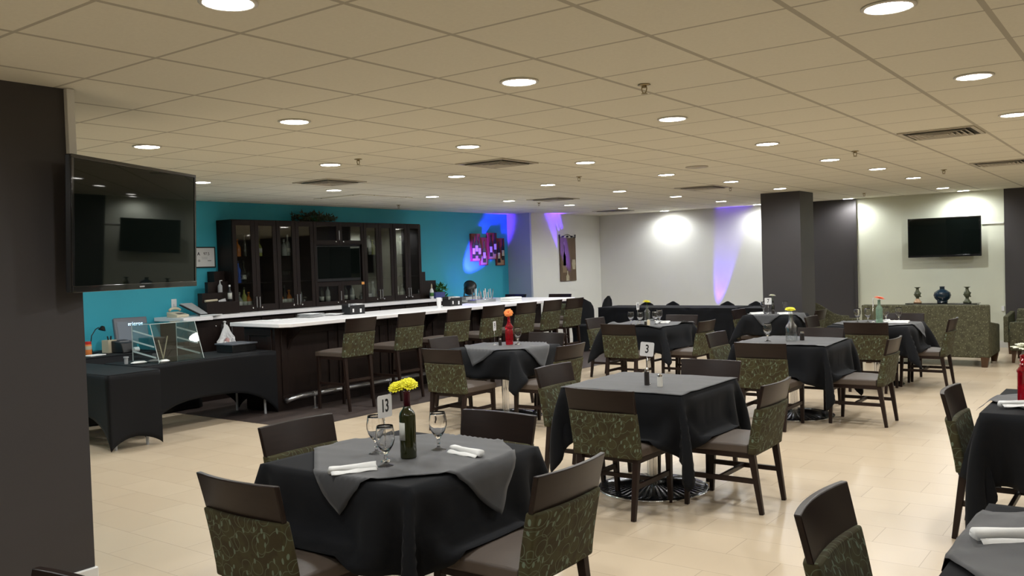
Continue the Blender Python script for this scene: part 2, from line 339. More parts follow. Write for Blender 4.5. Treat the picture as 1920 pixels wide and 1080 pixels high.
for k, (_, i, j) in enumerate(LAMPS):
    x, y = -1.798-.612*i, 1.672+.608*j
    y = min(y, FY-.15)
    row = ['nearest the camera', 'second', 'third', 'fourth', 'fifth', 'sixth', 'seventh', 'eighth', 'last'][min(8, max(0, int(round((j-.5)/3.0))))]
    colm = {-4: 'far right', -1: 'right hand', 1: 'centre', 4: 'column line', 7: 'middle left', 10: 'bar side'}.get(int(i) if i > 0 else int(math.floor(i))+1, 'bar side')
    place = f'in the {colm} line of lights, {row} row from the front'
    if j < 0: place = f'in the {colm} line of lights, overhead behind the viewpoint'
    if i > 12: place = 'unseen left of the bar, added to light the teal wall'  # extra unseen lamp, added to brighten the left of the teal wall
    if j > 23: place = 'close against the far wall, ' + {1: 'above the wall television', 4: 'above the dark wall strip', 7: 'left of the charcoal column', 10: 'above the bright wall patch'}[int(i)]
    if abs(j-22.05) < .1: place = 'just left of the light above the wall television'
    if proto_lamp is None:
        proto_lamp = thing('ceiling_downlight', '', 'ceiling light', (x, y, CZ-.002), 0, 'recessed ceiling downlights')
        obj('trim_ring', G().lathe([(.088, 0), (.104, 0), (.105, -.004), (.092, -.008), (.086, -.004), (.088, 0)], 32), 'lamptrim', proto_lamp, smooth=True)
        obj('diffuser', G().lathe([(.088, -.001), (.087, -.005), (.0, -.009)], 32), 'lampdisc', proto_lamp, smooth=True)
        lo = bpy.data.objects.new('downlight_beam', lamp_light); COL.objects.link(lo); lo.parent = proto_lamp; lo.location = (0, 0, -.03)
        proto_lamp['label'] = 'recessed downlight '+place; c = proto_lamp
    else:
        c = dup(proto_lamp, (x, y, CZ-.002), 0, 'recessed downlight '+place)
def vent(x0, x1, y0, y1, label, quad=True, first=[None]):
    t = thing('ceiling_vent', label, 'air vent', ((x0+x1)/2, (y0+y1)/2, CZ-.001), 0, 'ceiling air vents')
    a, b = (x1-x0)/2, (y1-y0)/2
    g = G()
    for k in range(2):
        pass
    g.box(-a, a, -b, -b+.03, -.008, 0).box(-a, a, b-.03, b, -.008, 0).box(-a, -a+.03, -b+.03, b-.03, -.008, 0).box(a-.03, a, -b+.03, b-.03, -.008, 0)
    obj('frame', g, 'vent', t)
    obj('cavity', G().box(-a+.03, a-.03, -b+.03, b-.03, -.0015, 0), 'ventdark', t)
    g = G()
    for k in range(1, 6):
        q = 1-k/6.3; A, B = (a-.03)*q, (b-.03)*q; w_ = .012
        for s in (-1, 1):
            g.hexa([(-A, s*B-w_/2, -.018), (A, s*B-w_/2, -.018), (A, s*B+w_/2, -.018), (-A, s*B+w_/2, -.018)], [(-A, s*(B-.012)-w_/2, -.002), (A, s*(B-.012)-w_/2, -.002), (A, s*(B-.012)+w_/2, -.002), (-A, s*(B-.012)+w_/2, -.002)])
            g.hexa([(s*A-w_/2, -B, -.018), (s*A+w_/2, -B, -.018), (s*A+w_/2, B, -.018), (s*A-w_/2, B, -.018)], [(s*(A-.012)-w_/2, -B, -.002), (s*(A-.012)+w_/2, -B, -.002), (s*(A-.012)+w_/2, B, -.002), (s*(A-.012)-w_/2, B, -.002)])
    obj('louver', g, 'vent', t)
vent(-1.77, -1.2, 7.78, 8.36, 'large square ceiling vent with slanted blades on the right')
vent(-5.44, -4.87, 6.5, 7.08, 'square ceiling diffuser over the middle of the room')
vent(-7.72, -7.15, 6.43, 7.01, 'square ceiling diffuser on the left, over the bar cabinet')
vent(-5.42, -4.83, 11.14, 11.72, 'square ceiling diffuser in front of the charcoal column')
vent(-7.8, -7.2, 10.98, 11.55, 'square ceiling diffuser above the far end of the bar')
vent(-1.77, -1.2, 11.12, 11.7, 'ceiling vent at the right edge, beyond the nearest vent')
vent(-8.9, -8.3, 14.7, 15.3, 'small looking ceiling diffuser near the corner of the pale walls')
tag(obj('ceiling_speaker', G().lathe([(.12, 0), (.118, -.008), (.0, -.010)], 32, (-4.0, 8.78, CZ)), 'vent', smooth=True), 'flat round tan ceiling speaker grille flush with the tiles', 'speaker')
tag(obj('access_panel', G().box(-9.3, -8.4, 8.1, 9.1, CZ-.012, CZ-.001), 'ceiling', bevel=.003), 'slightly dropped ceiling access panel above the bar cabinet', 'ceiling panel')
def sprinkler(x, y, label, first=[None]):
    if first[0] is None:
        t = thing('fire_sprinkler', label, 'sprinkler', (x, y, CZ), 0, 'fire sprinkler heads')
        obj('escutcheon', G().lathe([(.032, -.001), (.036, -.004), (.02, -.008), (0, -.009)], 20), 'brass', t, smooth=True)
        g = G().tube([(-.012, 0, -.008), (-.016, 0, -.025), (-.010, 0, -.045), (0, 0, -.05)], .0035, 6).tube([(.012, 0, -.008), (.016, 0, -.025), (.010, 0, -.045), (0, 0, -.05)], .0035, 6)
        g.lathe([(.010, -.02), (.010, -.006), (.006, -.004)], 10)
        g.lathe([(.0, -.054), (.018, -.054), (.018, -.051), (0, -.050)], 12)
        obj('nozzle', g, 'brass', t); first[0] = t
    else: dup(first[0], (x, y, CZ), 0, label)
sprinkler(-2.32, 4.43, 'brass fire sprinkler head nearest the camera')
sprinkler(-2.37, 8.77, 'fire sprinkler left of the large right hand vent')
sprinkler(-5.74, 5.53, 'fire sprinkler over the left part of the room near the bar')
sprinkler(-5.37, 8.61, 'fire sprinkler at mid room over the bar end')
sprinkler(-4.86, 11.75, 'fire sprinkler just before the charcoal column')
sprinkler(-2.14, 11.72, 'fire sprinkler toward the television wall at right')
sprinkler(-9.53, 10.0, 'small fire sprinkler against the teal wall')
sprinkler(-8.08, 11.72, 'fire sprinkler above the end of the white counter')
sprinkler(-3.93, 15.02, 'far fire sprinkler above the tall green armchair')

# ------------------------------------------------------------------ cloth relaxation
def relax(n, size, angle, z0, boxes, steps=110, iters=10, seed=0, off=(0, 0), under=None, damp=.985, margin=.03):
    rng = np.random.RandomState(seed); L = size/(n-1)
    u = np.linspace(-size/2, size/2, n); X, Y = np.meshgrid(u, u, indexing='ij')
    ca, sa = math.cos(angle), math.sin(angle)
    P = np.stack([X*ca-Y*sa+off[0], X*sa+Y*ca+off[1], np.full_like(X, z0)+rng.rand(n, n)*.002], -1)
    Q = P.copy(); g = np.array([0, 0, -9.8])*(1/60.)**2*.6
    def con(a, b, rest, k=1.0):
        d = P[b]-P[a]; l = np.sqrt((d**2).sum(-1, keepdims=True))+1e-9; c = d*((l-rest)/l*.5*k); P[a] += c; P[b] -= c
    S = slice
    def col_():
        for (x0, x1, y0, y1, zz0, zz1) in boxes:
            ins = (P[..., 0] > x0) & (P[..., 0] < x1) & (P[..., 1] > y0) & (P[..., 1] < y1) & (P[..., 2] > zz0) & (P[..., 2] < zz1)
            if not ins.any(): continue
            p = P[ins]; dd = np.stack([p[:, 0]-x0, x1-p[:, 0], p[:, 1]-y0, y1-p[:, 1], np.full(len(p), 9.), (zz1-p[:, 2])*.6], -1)
            k = dd.argmin(-1)
            p[k == 0, 0] = x0; p[k == 1, 0] = x1; p[k == 2, 1] = y0; p[k == 3, 1] = y1; p[k == 5, 2] = zz1
            q = Q[ins]; top = k == 5; q[top, :2] = p[top, :2]*.8+q[top, :2]*.2; q[top, 2] = zz1; P[ins] = p; Q[ins] = q
    bx = boxes[0]; mg = margin; pin = (P[..., 0] > bx[0]+mg) & (P[..., 0] < bx[1]-mg) & (P[..., 1] > bx[2]+mg) & (P[..., 1] < bx[3]-mg); PP = P[pin].copy(); PP[:, 2] = bx[5]+.0005
    for st in range(steps):
        V = (P-Q)*damp; Q = P.copy(); P = P+V+g
        for _ in range(iters):
            for o in (0, 1):
                a = (S(o, n-1, 2), S(None)); b = (S(o+1, n, 2), S(None)); m_ = min(P[a].shape[0], P[b].shape[0]); con((S(o, o+2*m_-1, 2), S(None)), (S(o+1, o+2*m_, 2), S(None)), L)
                con((S(None), S(o, o+2*m_-1, 2)), (S(None), S(o+1, o+2*m_, 2)), L)
            for dx, dy in ((1, 1), (1, -1)):
                a = (S(0, n-1), S(0, n-1)) if dy > 0 else (S(0, n-1), S(1, n)); b = (S(1, n), S(1, n)) if dy > 0 else (S(1, n), S(0, n-1))
                con(a, b, L*1.4142, .25)
            con((S(0, n-3), S(None)), (S(3, n), S(None)), 3*L, .12); con((S(None), S(0, n-3)), (S(None), S(3, n)), 3*L, .12)
            P[pin] = PP; col_()
        P[..., 2] = np.maximum(P[..., 2], .02)
        if under is not None and st > 35 and (st % 5 == 0 or st == steps-1):
            U, Nn = under; p = P.reshape(-1, 3)
            for c0 in range(0, len(p), 400):
                pp = p[c0:c0+400]; d2 = ((pp[:, None]-U[None])**2).sum(-1); j = d2.argmin(1)
                s_ = ((pp-U[j])*Nn[j]).sum(-1); fix = (s_ < .010) & (s_ > -.06); pp[fix] += Nn[j][fix]*np.minimum(.010-s_[fix], .03 if st < steps-6 else .07)[:, None]; p[c0:c0+400] = pp
            P = p.reshape(n, n, 3)
    return P
def normals(P):
    a = np.gradient(P, axis=0); b = np.gradient(P, axis=1); N_ = np.cross(a, b); N_ /= np.linalg.norm(N_, axis=-1, keepdims=True)+1e-9
    return N_

# ------------------------------------------------------------------ dining chair and bar stool
def make_seat_furniture(name, label, cat, loc, rz, group, H=.82, SZ=.455, W=.48, stool=False):
    t = thing(name, label, cat, loc, rz, group)
    yr, yf = -.25, .25
    hb = .15 if not stool else .17; zb = H-hb; ub = SZ-.075
    def curve(z):            # y of back at height z
        k = (z-ub)/(H-ub); return -.215-.115*k**1.2
    def back(z0, z1, th, wd0, wd1, bulge=0):
        g = G(); nx, nz = 13, 7
        for sgn in (0, 1):
            P = np.zeros((nz, nx, 3))
            for a in range(nz):
                z = z0+(z1-z0)*a/(nz-1)
                wd = wd0+(wd1-wd0)*a/(nz-1)
                for b in range(nx):
                    s = -1+2*b/(nx-1); x = s*wd/2
                    y = curve(z)+.030*(s*s)*((z-ub)/(H-ub)) + (-th/2 if sgn == 0 else th/2)
                    if bulge: y += (bulge if sgn else -bulge)*(1-s**4)
                    P[a, b] = (x, y, z)
            k = len(g.v); g.grid(P)
            if sgn == 0: k0 = k
            else: k1 = k
        edge = [b for b in range(nx)]+[a*nx+nx-1 for a in range(1, nz)]+[(nz-1)*nx+b for b in range(nx-2, -1, -1)]+[a*nx for a in range(nz-2, 0, -1)]
        m_ = len(edge)
        g.f += [(k0+edge[i], k0+edge[(i+1) % m_], k1+edge[(i+1) % m_], k1+edge[i]) for i in range(m_)]
        return g
    obj('top_rail', back(zb, H, .024, W+.004, W+.016), 'chairwood', t, bevel=.004)
    obj('backrest', back(ub, zb+.004, .052, W, W, .006), 'fabric', t, bevel=.010, seg=3)
    g = G(); n = 12; P = np.zeros((n, n, 3))
    y0, y1 = -.185, .262
    for a in range(n):
        for b in range(n):
            s, r = -1+2*a/(n-1), -1+2*b/(n-1)
            wd = (W-.02)/2*(1+.03*r); x = s*wd; y = (y0+y1)/2+r*(y1-y0)/2
            P[a, b] = (x, y, SZ-.022+.024*(1-s**4)*(1-r**4)+.004)
    k0 = 0; g.grid(P); Pb = P.copy(); Pb[..., 2] = SZ-.072; g.grid(Pb)
    e = [a*n for a in range(n)]+[(n-1)*n+b for b in range(1, n)]+[a*n+n-1 for a in range(n-2, -1, -1)]+[b for b in range(n-2, 0, -1)]
    g.f += [(e[i], e[(i+1) % len(e)], n*n+e[(i+1) % len(e)], n*n+e[i]) for i in range(len(e))]
    obj('seat', g, 'seat', t, bevel=.010, seg=3)
    obj('seat_frame', G().box(-W/2+.02, W/2-.02, -.20, .245, SZ-.105, SZ-.070), 'legwood', t, bevel=.003)
    zt = SZ-.07; xl = W/2-.035
    for s in (-1, 1):
        obj('leg', G().bar((s*(xl-.005), yf, 0), (s*(xl), yf-.018, zt), .028, .028, .040, .040), 'legwood', t, bevel=.003)
        obj('leg', G().bar((s*(xl-.005), yr-.01, 0), (s*(xl), -.205, zt), .028, .028, .040, .042), 'legwood', t, bevel=.003)
    zs = .205 if not stool else .24
    if not stool:
        for s in (-1, 1): obj('stretcher', G().box(s*(xl-.003)-.011, s*(xl-.003)+.011, -.235, .24, zs-.014, zs+.016), 'legwood', t)
        obj('stretcher', G().box(-xl, xl, .005, .027, zs-.012, zs+.014), 'legwood', t)
    else:
        obj('stretcher', G().box(-xl, xl, yf-.014, yf+.010, .22, .255), 'legwood', t)
        obj('stretcher', G().box(-xl, xl, yr+.012, yr+.034, .33, .36), 'legwood', t)
        for s in (-1, 1): obj('stretcher', G().box(s*(xl-.003)-.010, s*(xl-.003)+.010, -.225, .24, .29, .32), 'legwood', t)
    return t
CH = []   # (crest x, crest y, facing, label)
FACE = {'N': (0, 1), 'F': (0, -1), 'L': (1, 0), 'R': (-1, 0)}
TNAME = {'T13': 'the front table with yellow flowers', 'T3': 'the flowerless middle table', 'TO': 'the red bottle table near the bar', 'T7': 'the clear decanter table', 'TM': 'the four-goblet table',
         'TS': 'the table before the sofa', 'T1': 'the small table by the charcoal column', 'R1': 'the right edge table with the ruby jar', 'R2': 'the bottom right corner table'}
SIDE = {'N': 'on the near side of ', 'F': 'on the far side of ', 'L': 'left of ', 'R': 'right of '}
CREST = dict(T13=dict(N=(-2.92, 2.07), R=(-1.88, 2.94), L=(-3.79, 3.10), F=(-2.92, 3.82)), T3=dict(N=(-2.87, 4.73), R=(-1.98, 5.53), L=(-3.90, 5.74), F=(-2.88, 6.52)),
             TO=dict(N=(-5.67, 6.44), R=(-4.65, 7.27), L=(-6.62, 7.56), F=(-5.75, 8.45)), T7=dict(N=(-3.03, 7.89), R=(-2.02, 8.78), L=(-3.93, 8.93), F=(-3.03, 9.76)),
             TM=dict(N=(-5.60, 9.76), R=(-4.71, 10.6), L=(-6.58, 10.81), F=(-5.58, 11.64)), TS=dict(N=(-2.79, 10.57), R=(-1.99, 11.47), L=(-3.75, 11.55), F=(-2.75, 12.33)),
             T1=dict(R=(-4.00, 12.98), L=(-5.33, 13.0)), R1=dict(L=(-1.04, 5.62)), R2=dict(L=(-.95, 2.93)))
proto_chair = None; chair_pos = {}
for tn, d in CREST.items():
    for sd, (cx, cy) in d.items():
        f = FACE[sd]; x, y = cx+f[0]*.33, cy+f[1]*.33; rz = math.atan2(-f[0], f[1])
        lb = 'vine-fabric dining chair '+SIDE[sd]+TNAME[tn]
        chair_pos[(tn, sd)] = (x, y, rz)
        if proto_chair is None: proto_chair = make_seat_furniture('dining_chair', lb, 'chair', (x, y, 0), rz, 'dining chairs around the tables')
        else: dup(proto_chair, (x, y, 0), rz, lb)
dup(proto_chair, (-2.29, .86, 0), PI, 'dining chair cut off at the bottom left corner, only its dark top rail showing')
proto_stool = None
for k, y in enumerate((7.12, 7.97, 8.88, 9.62, 10.40, 11.08, 11.70)):
    lb = 'vine-fabric bar stool '+['nearest the camera along the bar', 'second from the near end of the bar', 'third from the near end of the bar', 'middle one of the seven along the bar front', 'third from the far corner of the bar', 'second from the far corner of the bar', 'at the far corner of the bar front'][k]
    if proto_stool is None: proto_stool = make_seat_furniture('bar_stool', lb, 'bar stool', (-7.73, y, .004), PI/2, 'bar stools along the white counter', H=1.06, SZ=.69, W=.46, stool=True)
    else: dup(proto_stool, (-7.73, y, .004), PI/2, lb)
dup(proto_stool, (-8.72, 12.93, .004), PI, 'bar stool beyond the end of the white counter, right of the other one there')
dup(proto_stool, (-9.72, 12.95, .004), PI, 'bar stool beyond the end of the white counter, nearer the teal wall')

# ------------------------------------------------------------------ tables and linen
def table_base(t, a, zt=.742, bs=1):
    obj('tabletop', G().box(-a+.016, a-.016, -a+.016, a-.016, zt-.034, zt-.004), 'darkwood', t)
    obj('column', G().lathe([(.038, .05), (.038, zt-.05), (.10, zt-.03)], 20), 'chrome', t, smooth='auto')
    pr = [(.36, 0), (.385, .004), (.385, .016), (.37, .022)]+[(.37-.31*k/8, .022+.028*math.sin(k/8*PI/2)) for k in range(1, 9)]+[(.0, .052)]
    n = 96; g = G(); vs = []; fs = []
    for q, (r, z) in enumerate(pr):
        r *= bs
        for i in range(n):
            rr = (.0025 if (i % 2) else -.001) if 3 < q < len(pr)-2 else 0
            vs.append((r*math.cos(2*PI*i/n), r*math.sin(2*PI*i/n), z+rr))
    for j in range(len(pr)-1):
        for i in range(n): fs.append((j*n+i, j*n+(i+1) % n, (j+1)*n+(i+1) % n, (j+1)*n+i))
    g.add(vs, fs); b = obj('base', g, 'iron', t)
    obj('rim', G().lathe([(q[0]*bs, q[1]) for q in [(.388, .001), (.392, .006), (.392, .014), (.386, .018), (.380, .018), (.380, .001)]], 64), 'chrome', b, smooth=True)
TAB = dict(T13=(-2.87, 2.98, .45, 1.62, 0), T3=(-2.94, 5.58, .45, 1.62, 0), TO=(-5.68, 7.5, .42, 1.45, 0), T7=(-3.04, 8.85, .45, 1.6, 0), TM=(-5.65, 10.7, .45, 1.6, 0), TS=(-2.87, 11.40, .45, 1.6, 0), T1=(-4.70, 12.95, .36, 1.3, 0), R1=(-.31, 5.74, .49, 1.75, 0), R2=(-.04, 2.93, .45, 1.62, 0))
OV = dict(T13=(.90, PI/4+.07, (.05, .02)), T3=(.92, .0, (.0, .0)), TO=(.88, PI/4-.05, (.04, -.0)), T7=(.90, .03, (0, 0)), TM=(.93, -.04, (0, 0)), TS=(.95, PI/4+.1, (.0, 0)), T1=(.8, PI/4, (0, 0)), R1=(.8, PI/4, (-.05, 0)), R2=(1.0, PI/4-.12, (0, -.02)))
ZT = .742
for k, (tn, (x, y, a, size, ang)) in enumerate(TAB.items()):
    t = thing('dining_table', 'square pedestal table under black cloth, '+TNAME[tn], 'table', (x, y, 0), ang, 'square dining tables'); t['label'] = 'square pedestal dining table under black linen: '+TNAME[tn].replace('the ', '', 1)
    table_base(t, a, ZT, {'R1': .56, 'T1': .42, 'TS': .8, 'R2': .8}.get(tn, 1))
    boxes = [(-a-.006, a+.006, -a-.006, a+.006, ZT-.06, ZT+.004)]
    for sd in 'NFLR':
        if (tn, sd) in chair_pos:
            cx, cy, rz = chair_pos[(tn, sd)]; cx -= x; cy -= y; f = FACE[sd]
            # seat as obstacle
            px, py = -f[1], f[0]
            c = [(cx+px*s*.245+f[0]*q, cy+py*s*.245+f[1]*q) for s in (-1, 1) for q in (-.22, .285)]
            xs = [p[0] for p in c]; ys = [p[1] for p in c]; boxes.append((min(xs), max(xs), min(ys), max(ys), -.1, .468))
    kk = round((a+.005)/(.0325 if tn in ('T13', 'T3', 'T7', 'R2', 'R1') else .041)); Lg = (a+.005)/kk; n = 2*round(size/2/Lg)+1; size = Lg*(n-1)
    P = relax(n, size, ang, ZT+.012, boxes, seed=k+3, steps=150, iters=9, damp=.97, margin=-.002)
    o = obj('tablecloth', G().grid(P), 'cloth', None, (x, y, 0), smooth=True, solid=.0015, subsurf=0)
    tag(o, 'black linen tablecloth over '+TNAME[tn], 'tablecloth', 'black tablecloths')
    Nn = normals(P); c = P.mean((0, 1)); 
    if Nn[n//2, n//2, 2] < 0: Nn = -Nn
    s2, a2, of = OV[tn]
    b2 = [(-a-.014, a+.014, -a-.014, a+.014, ZT-.06, ZT+.0100)]+boxes[1:]
    n2 = 40 if tn in ('T13', 'T3', 'R2') else 28
    P2 = relax(n2, s2, a2, ZT+.014, b2, seed=k+20, steps=90, iters=9, off=of, under=(P.reshape(-1, 3), Nn.reshape(-1, 3)))
    rr = np.random.RandomState(k); 
    # faint table-top creases, lifted off the cloth underneath
    top = P2[..., 2] > ZT-.002
    xx, yy = P2[..., 0], P2[..., 1]
    wv = np.zeros_like(xx)
    for q in range(5):
        d_ = rr.rand()*PI; ph = rr.rand()*6; wv += np.maximum(0, np.sin((xx*math.cos(d_)+yy*math.sin(d_))*(14+8*rr.rand())+ph))**4*.0035
    P2[..., 2] += np.where(top, wv*(.5 if tn != 'R2' else 1.2), 0)
    o = obj('table_overlay', G().grid(P2), 'overlay', None, (x, y, 0), smooth=True, solid=.001)
    tag(o, 'thin charcoal overlay cloth on '+TNAME[tn], 'table overlay', 'charcoal overlay cloths')
TZ = ZT+.016   # height on which tableware stands

# ------------------------------------------------------------------ tableware
def goblet_geo():
    out = [(.034, 0), (.035, .002), (.020, .006), (.008, .012), (.0055, .02), (.0075, .030), (.0095, .036), (.0065, .042), (.009, .052), (.020, .066), (.032, .085), (.039, .108), (.0395, .130), (.0355, .155), (.0335, .166)]
    inn = [(.0320, .166), (.0340, .155), (.0378, .130), (.0373, .108), (.0300, .088), (.018, .071), (.004, .062), (0, .061)]
    return G().lathe([(q[0]*1.06, q[1]*1.08) for q in out+inn], 28)
gob_me = None
def goblet(x, y, label, group):
    global gob_me
    if gob_me is None:
        o = obj('water_goblet', goblet_geo(), 'glass', None, (x, y, TZ), smooth=True); gob_me = o.data
    else:
        o = bpy.data.objects.new('water_goblet', gob_me); COL.objects.link(o); o.location = (x, y, TZ)
    tag(o, label, 'glass', group)
gg = 'water goblets on the table numbered 13'
goblet(-2.97, 2.91, 'clear stemmed goblet farthest left behind another on the table numbered 13', gg)
goblet(-2.74, 2.74, 'clear stemmed goblet beside the rolled napkin, in front on the table numbered 13', gg)
goblet(-2.76, 3.11, 'clear stemmed goblet right of the green wine bottle on the table numbered 13', gg)
goblet(-5.61, 7.66, 'single goblet beside the tall red bottle with the orange flower', 'goblets on the other tables')
goblet(-3.25, 8.72, 'single upright goblet left of the clear decanter', 'goblets on the other tables')
for (x, y), l in zip([(-5.75, 10.42), (-5.58, 10.36), (-5.44, 10.52), (-5.53, 10.82)], ['leftmost of the four goblets around the clear bottle', 'goblet directly in front of the clear bottle with the yellow flower', 'front one of the two goblets right of the clear bottle', 'rear one of the two goblets right of the clear bottle']): goblet(x, y, l, 'goblets on the other tables')
for (x, y), l in zip([(-3.08, 11.35), (-2.97, 11.40), (-2.66, 11.62), (-2.82, 11.66)], ['leftmost goblet on the table before the sofa', 'second goblet from left on the table before the sofa', 'goblet over the white napkin on the table before the sofa', 'goblet half hidden behind the pale green bottle']): goblet(x, y, l, 'goblets on the other tables')
goblet(-4.88, 12.95, 'goblet left of the number 7 card on the table by the column', 'goblets on the other tables')
goblet(-4.60, 13.1, 'faint goblet at the right on the table by the column', 'goblets on the other tables')

def napkin(x, y, ang, label, L=.20, r=.017, z=None):
    rng = random.Random(int(abs(x*1000)+abs(y*77))); g = G(); n = 20; m = 14; P = np.zeros((m, n, 3))
    for a in range(m):
        s = a/(m-1); xx = (s-.5)*L
        for b in range(n):
            th = 2*PI*b/(n-1)*1.0
            rr = r*(1+.10*math.sin(3*th+s*4)+.12*math.sin(s*9+1)*math.cos(th))*(1-.10*math.sin(s*PI))
            P[a, b] = (xx+.004*math.sin(2*th), rr*1.15*math.cos(th), r*.92+rr*.9*math.sin(th))
    P[..., 2] = np.maximum(P[..., 2], .0)
    g.grid(P)
    # inner spiral wrap end
    for e in (0, m-1):
        c = P[e].mean(0); k = len(g.v); g.v += [tuple(c)]; 
        base = e*n
        g.f += [(k, base+b, base+b+1) for b in range(n-1)]
    # loose flap along the roll
    F = np.zeros((m, 4, 3))
    for a in range(m):
        s = a/(m-1)
        for b in range(4):
            F[a, b] = ((s-.5)*L*.98, -r*1.15-b*.007-.004*math.sin(s*5), r*.62*(1-b/3)+.0025+.0015*math.sin(s*14+b))
    g.grid(F)
    o = obj('rolled_napkin', g, 'napkin', None, (x, y, z or TZ), ang, smooth=True, solid=.0012)
    tag(o, label, 'napkin', 'rolled white napkins')
napkin(-2.80, 2.60, math.radians(58), 'rolled white napkin front left on the table numbered 13')
napkin(-2.58, 3.10, math.radians(-10), 'rolled white napkin at the right on the table numbered 13')
napkin(-5.50, 10.85, .1, 'white napkin behind the goblets on the table with the clear bottle')
napkin(-2.62, 11.44, -.05, 'long white napkin on the table in front of the sofa', L=.24)
napkin(-2.80, 11.55, .9, 'short white napkin right behind the pale green bottle', L=.12)
napkin(-4.93, 12.80, .75, 'white napkin at the left of the table by the column', L=.2)
napkin(-4.52, 12.85, .75, 'white napkin at the right on the table by the column', L=.22)
napkin(-.63, 5.52, math.radians(35), 'white napkin roll in front of the ruby bottle at the right edge', L=.26)
napkin(-.29, 3.0, math.radians(35), 'large white napkin roll on the table in the bottom right corner', L=.42, r=.022)

def card(x, y, z0, h, w_, ang, txt, label, tilt=0, stand=True):
    t = thing('table_number', label, 'table number', (x, y, TZ), ang, 'table number cards')
    obj('base', G().lathe([(.022, 0), (.023, .004), (.016, .010), (.004, .014), (0, .015)], 20), 'chrome', t, smooth=True)
    obj('rod', G().tube([(0, 0, .01), (0, 0, z0+h*.2)], .0022, 8), 'chrome', t, smooth=True)
    m = Matrix.Translation((0, -.004, z0+h/2)) @ Matrix.Rotation(tilt, 4, 'Y')
    rr = .010; out = []
    for cx, cy, a0 in ((w_/2-rr, h/2-rr, 0), (-w_/2+rr, h/2-rr, 90), (-w_/2+rr, -h/2+rr, 180), (w_/2-rr, -h/2+rr, 270)):
        out += [(cx+rr*math.cos(math.radians(a0+q*22.5)), cy+rr*math.sin(math.radians(a0+q*22.5))) for q in range(5)]
    mm = m @ Matrix.Rotation(PI/2, 4, 'X')
    c = obj('card', G().prism(out, mm, .0016), 'paper', t)
    s = h*.82 if len(txt) == 1 else h*.80
    text(txt, s, 'number', 'ink', c, mm @ Matrix.Translation((0, 0, .0022)) @ Matrix.Scale(.72 if len(txt) == 1 else .62, 4, (1, 0, 0)), bold=.0012)
    return t
card(-2.80, 2.80, .20, .100, .088, PI/2, '13', 'white card reading 13 on a silver stand beside the green wine bottle')
card(-2.90, 5.47, .195, .098, .095, math.radians(36), '3', 'tilted white card reading 3 on the middle table', tilt=.12)
card(-5.78, 7.47, .16, .10, .09, math.radians(108), '9', 'white number card seen nearly edge-on left of the tall red bottle')
card(-5.70, 10.52, .20, .10, .09, math.radians(95), '8', 'small white number card turned sideways by the clear bottle')
card(-2.93, 11.48, .20, .10, .09, math.radians(100), '4', 'thin tilted number card between goblets before the sofa', tilt=-.15)
card(-4.78, 12.88, .14, .10, .10, math.radians(22), '7', 'white card reading 7 on the table by the charcoal column')

def bottle(name, x, y, z, prof, m, label, cat='bottle', parts=(), group=None, n=28, sx=1, sy=1, rz=0):
    t = thing(name, label, cat, (x, y, z), rz, group)
    obj('bottle_body', G().lathe(prof, n, sx=sx, sy=sy), m, t, smooth='auto' if n > 8 else False)
    for nm, pr, mm in parts: obj(nm, G().lathe(pr, n, sx=sx, sy=sy), mm, t, smooth=True)
    return t
WB = [(.034, 0), (.037, .004), (.037, .19), (.034, .205), (.020, .225), (.0145, .24), (.0140, .295), (.0155, .297), (.0155, .303), (.012, .304), (.011, .28), (0, .28)]
b = bottle('wine_bottle', -2.77, 2.915, TZ, WB, 'winegreen', 'dark green wine bottle holding yellow flowers on the table numbered 13')
obj('foil', G().lathe([(.0158, .235), (.0152, .297), (.0165, .299), (.0165, .304), (.0125, .305), (.0125, .236)], 24), 'foil', b, smooth=True)
g = G(); P = np.array([[(.0374*math.cos(a), .0374*math.sin(a), z) for z in (.085, .165)] for a in np.linspace(-2.6, -1.15, 12)]); g.grid(P); obj('paper_label', g, 'label', b, smooth=True, solid=.0004)
def flower(name, x, y, z, stemlen, head, tilt, az, mp, mc, label, r=.045, layers=3, npet=18, droop=.1, group='flowers in the bottles'):
    t = thing(name, label, 'flower', (x, y, z), 0, group)
    top = Vector(head)
    obj('stem', G().tube([(0, 0, -stemlen), (0, 0, -.01), (top.x*.4, top.y*.4, top.z*.6), tuple(top)], .0022, 6), 'stem', t, smooth=True)
    Mx = Matrix.Translation(top) @ Matrix.Rotation(az, 4, 'Z') @ Matrix.Rotation(tilt, 4, 'Y')
    g = G(); rng = random.Random(label)
    for l in range(layers):
        rl = r*(1-.22*l); lift = .10+.30*l
        for q in range(npet):
            a = 2*PI*(q+.5*l)/npet+rng.uniform(-.06, .06); L = rl*rng.uniform(.9, 1.05); wd = L*.34*18/npet*.55
            ca, sa = math.cos(a), math.sin(a); pts = []
            for s, wf in ((.15, .35), (.45, .8), (.8, 1), (1.0, .25)):
                zz = L*s*lift*(1-.5*s)-droop*L*s*s*(1 if l == 0 else .3)+.002*l
                for sg in (-1, 0, 1):
                    rr = L*s; pts.append(Mx @ Vector((rr*ca-sg*wd*wf*sa, rr*sa+sg*wd*wf*ca, zz+(-.0015 if sg == 0 else 0))))
            k = len(g.v); g.v += [tuple(p) for p in pts]
            for s in range(3):
                for c_ in range(2): g.f.append((k+s*3+c_, k+s*3+c_+1, k+(s+1)*3+c_+1, k+(s+1)*3+c_))
    o = obj('petals', g, mp, t, smooth=True, solid=.0008)
    obj('flower_centre', G().lathe([(r*.25, 0), (r*.24, .005), (r*.12, .009), (0, .010)], 14, m=Mx @ Matrix.Translation((0, 0, .001))), mc, t, smooth=True)
    return t
zf = TZ+.304
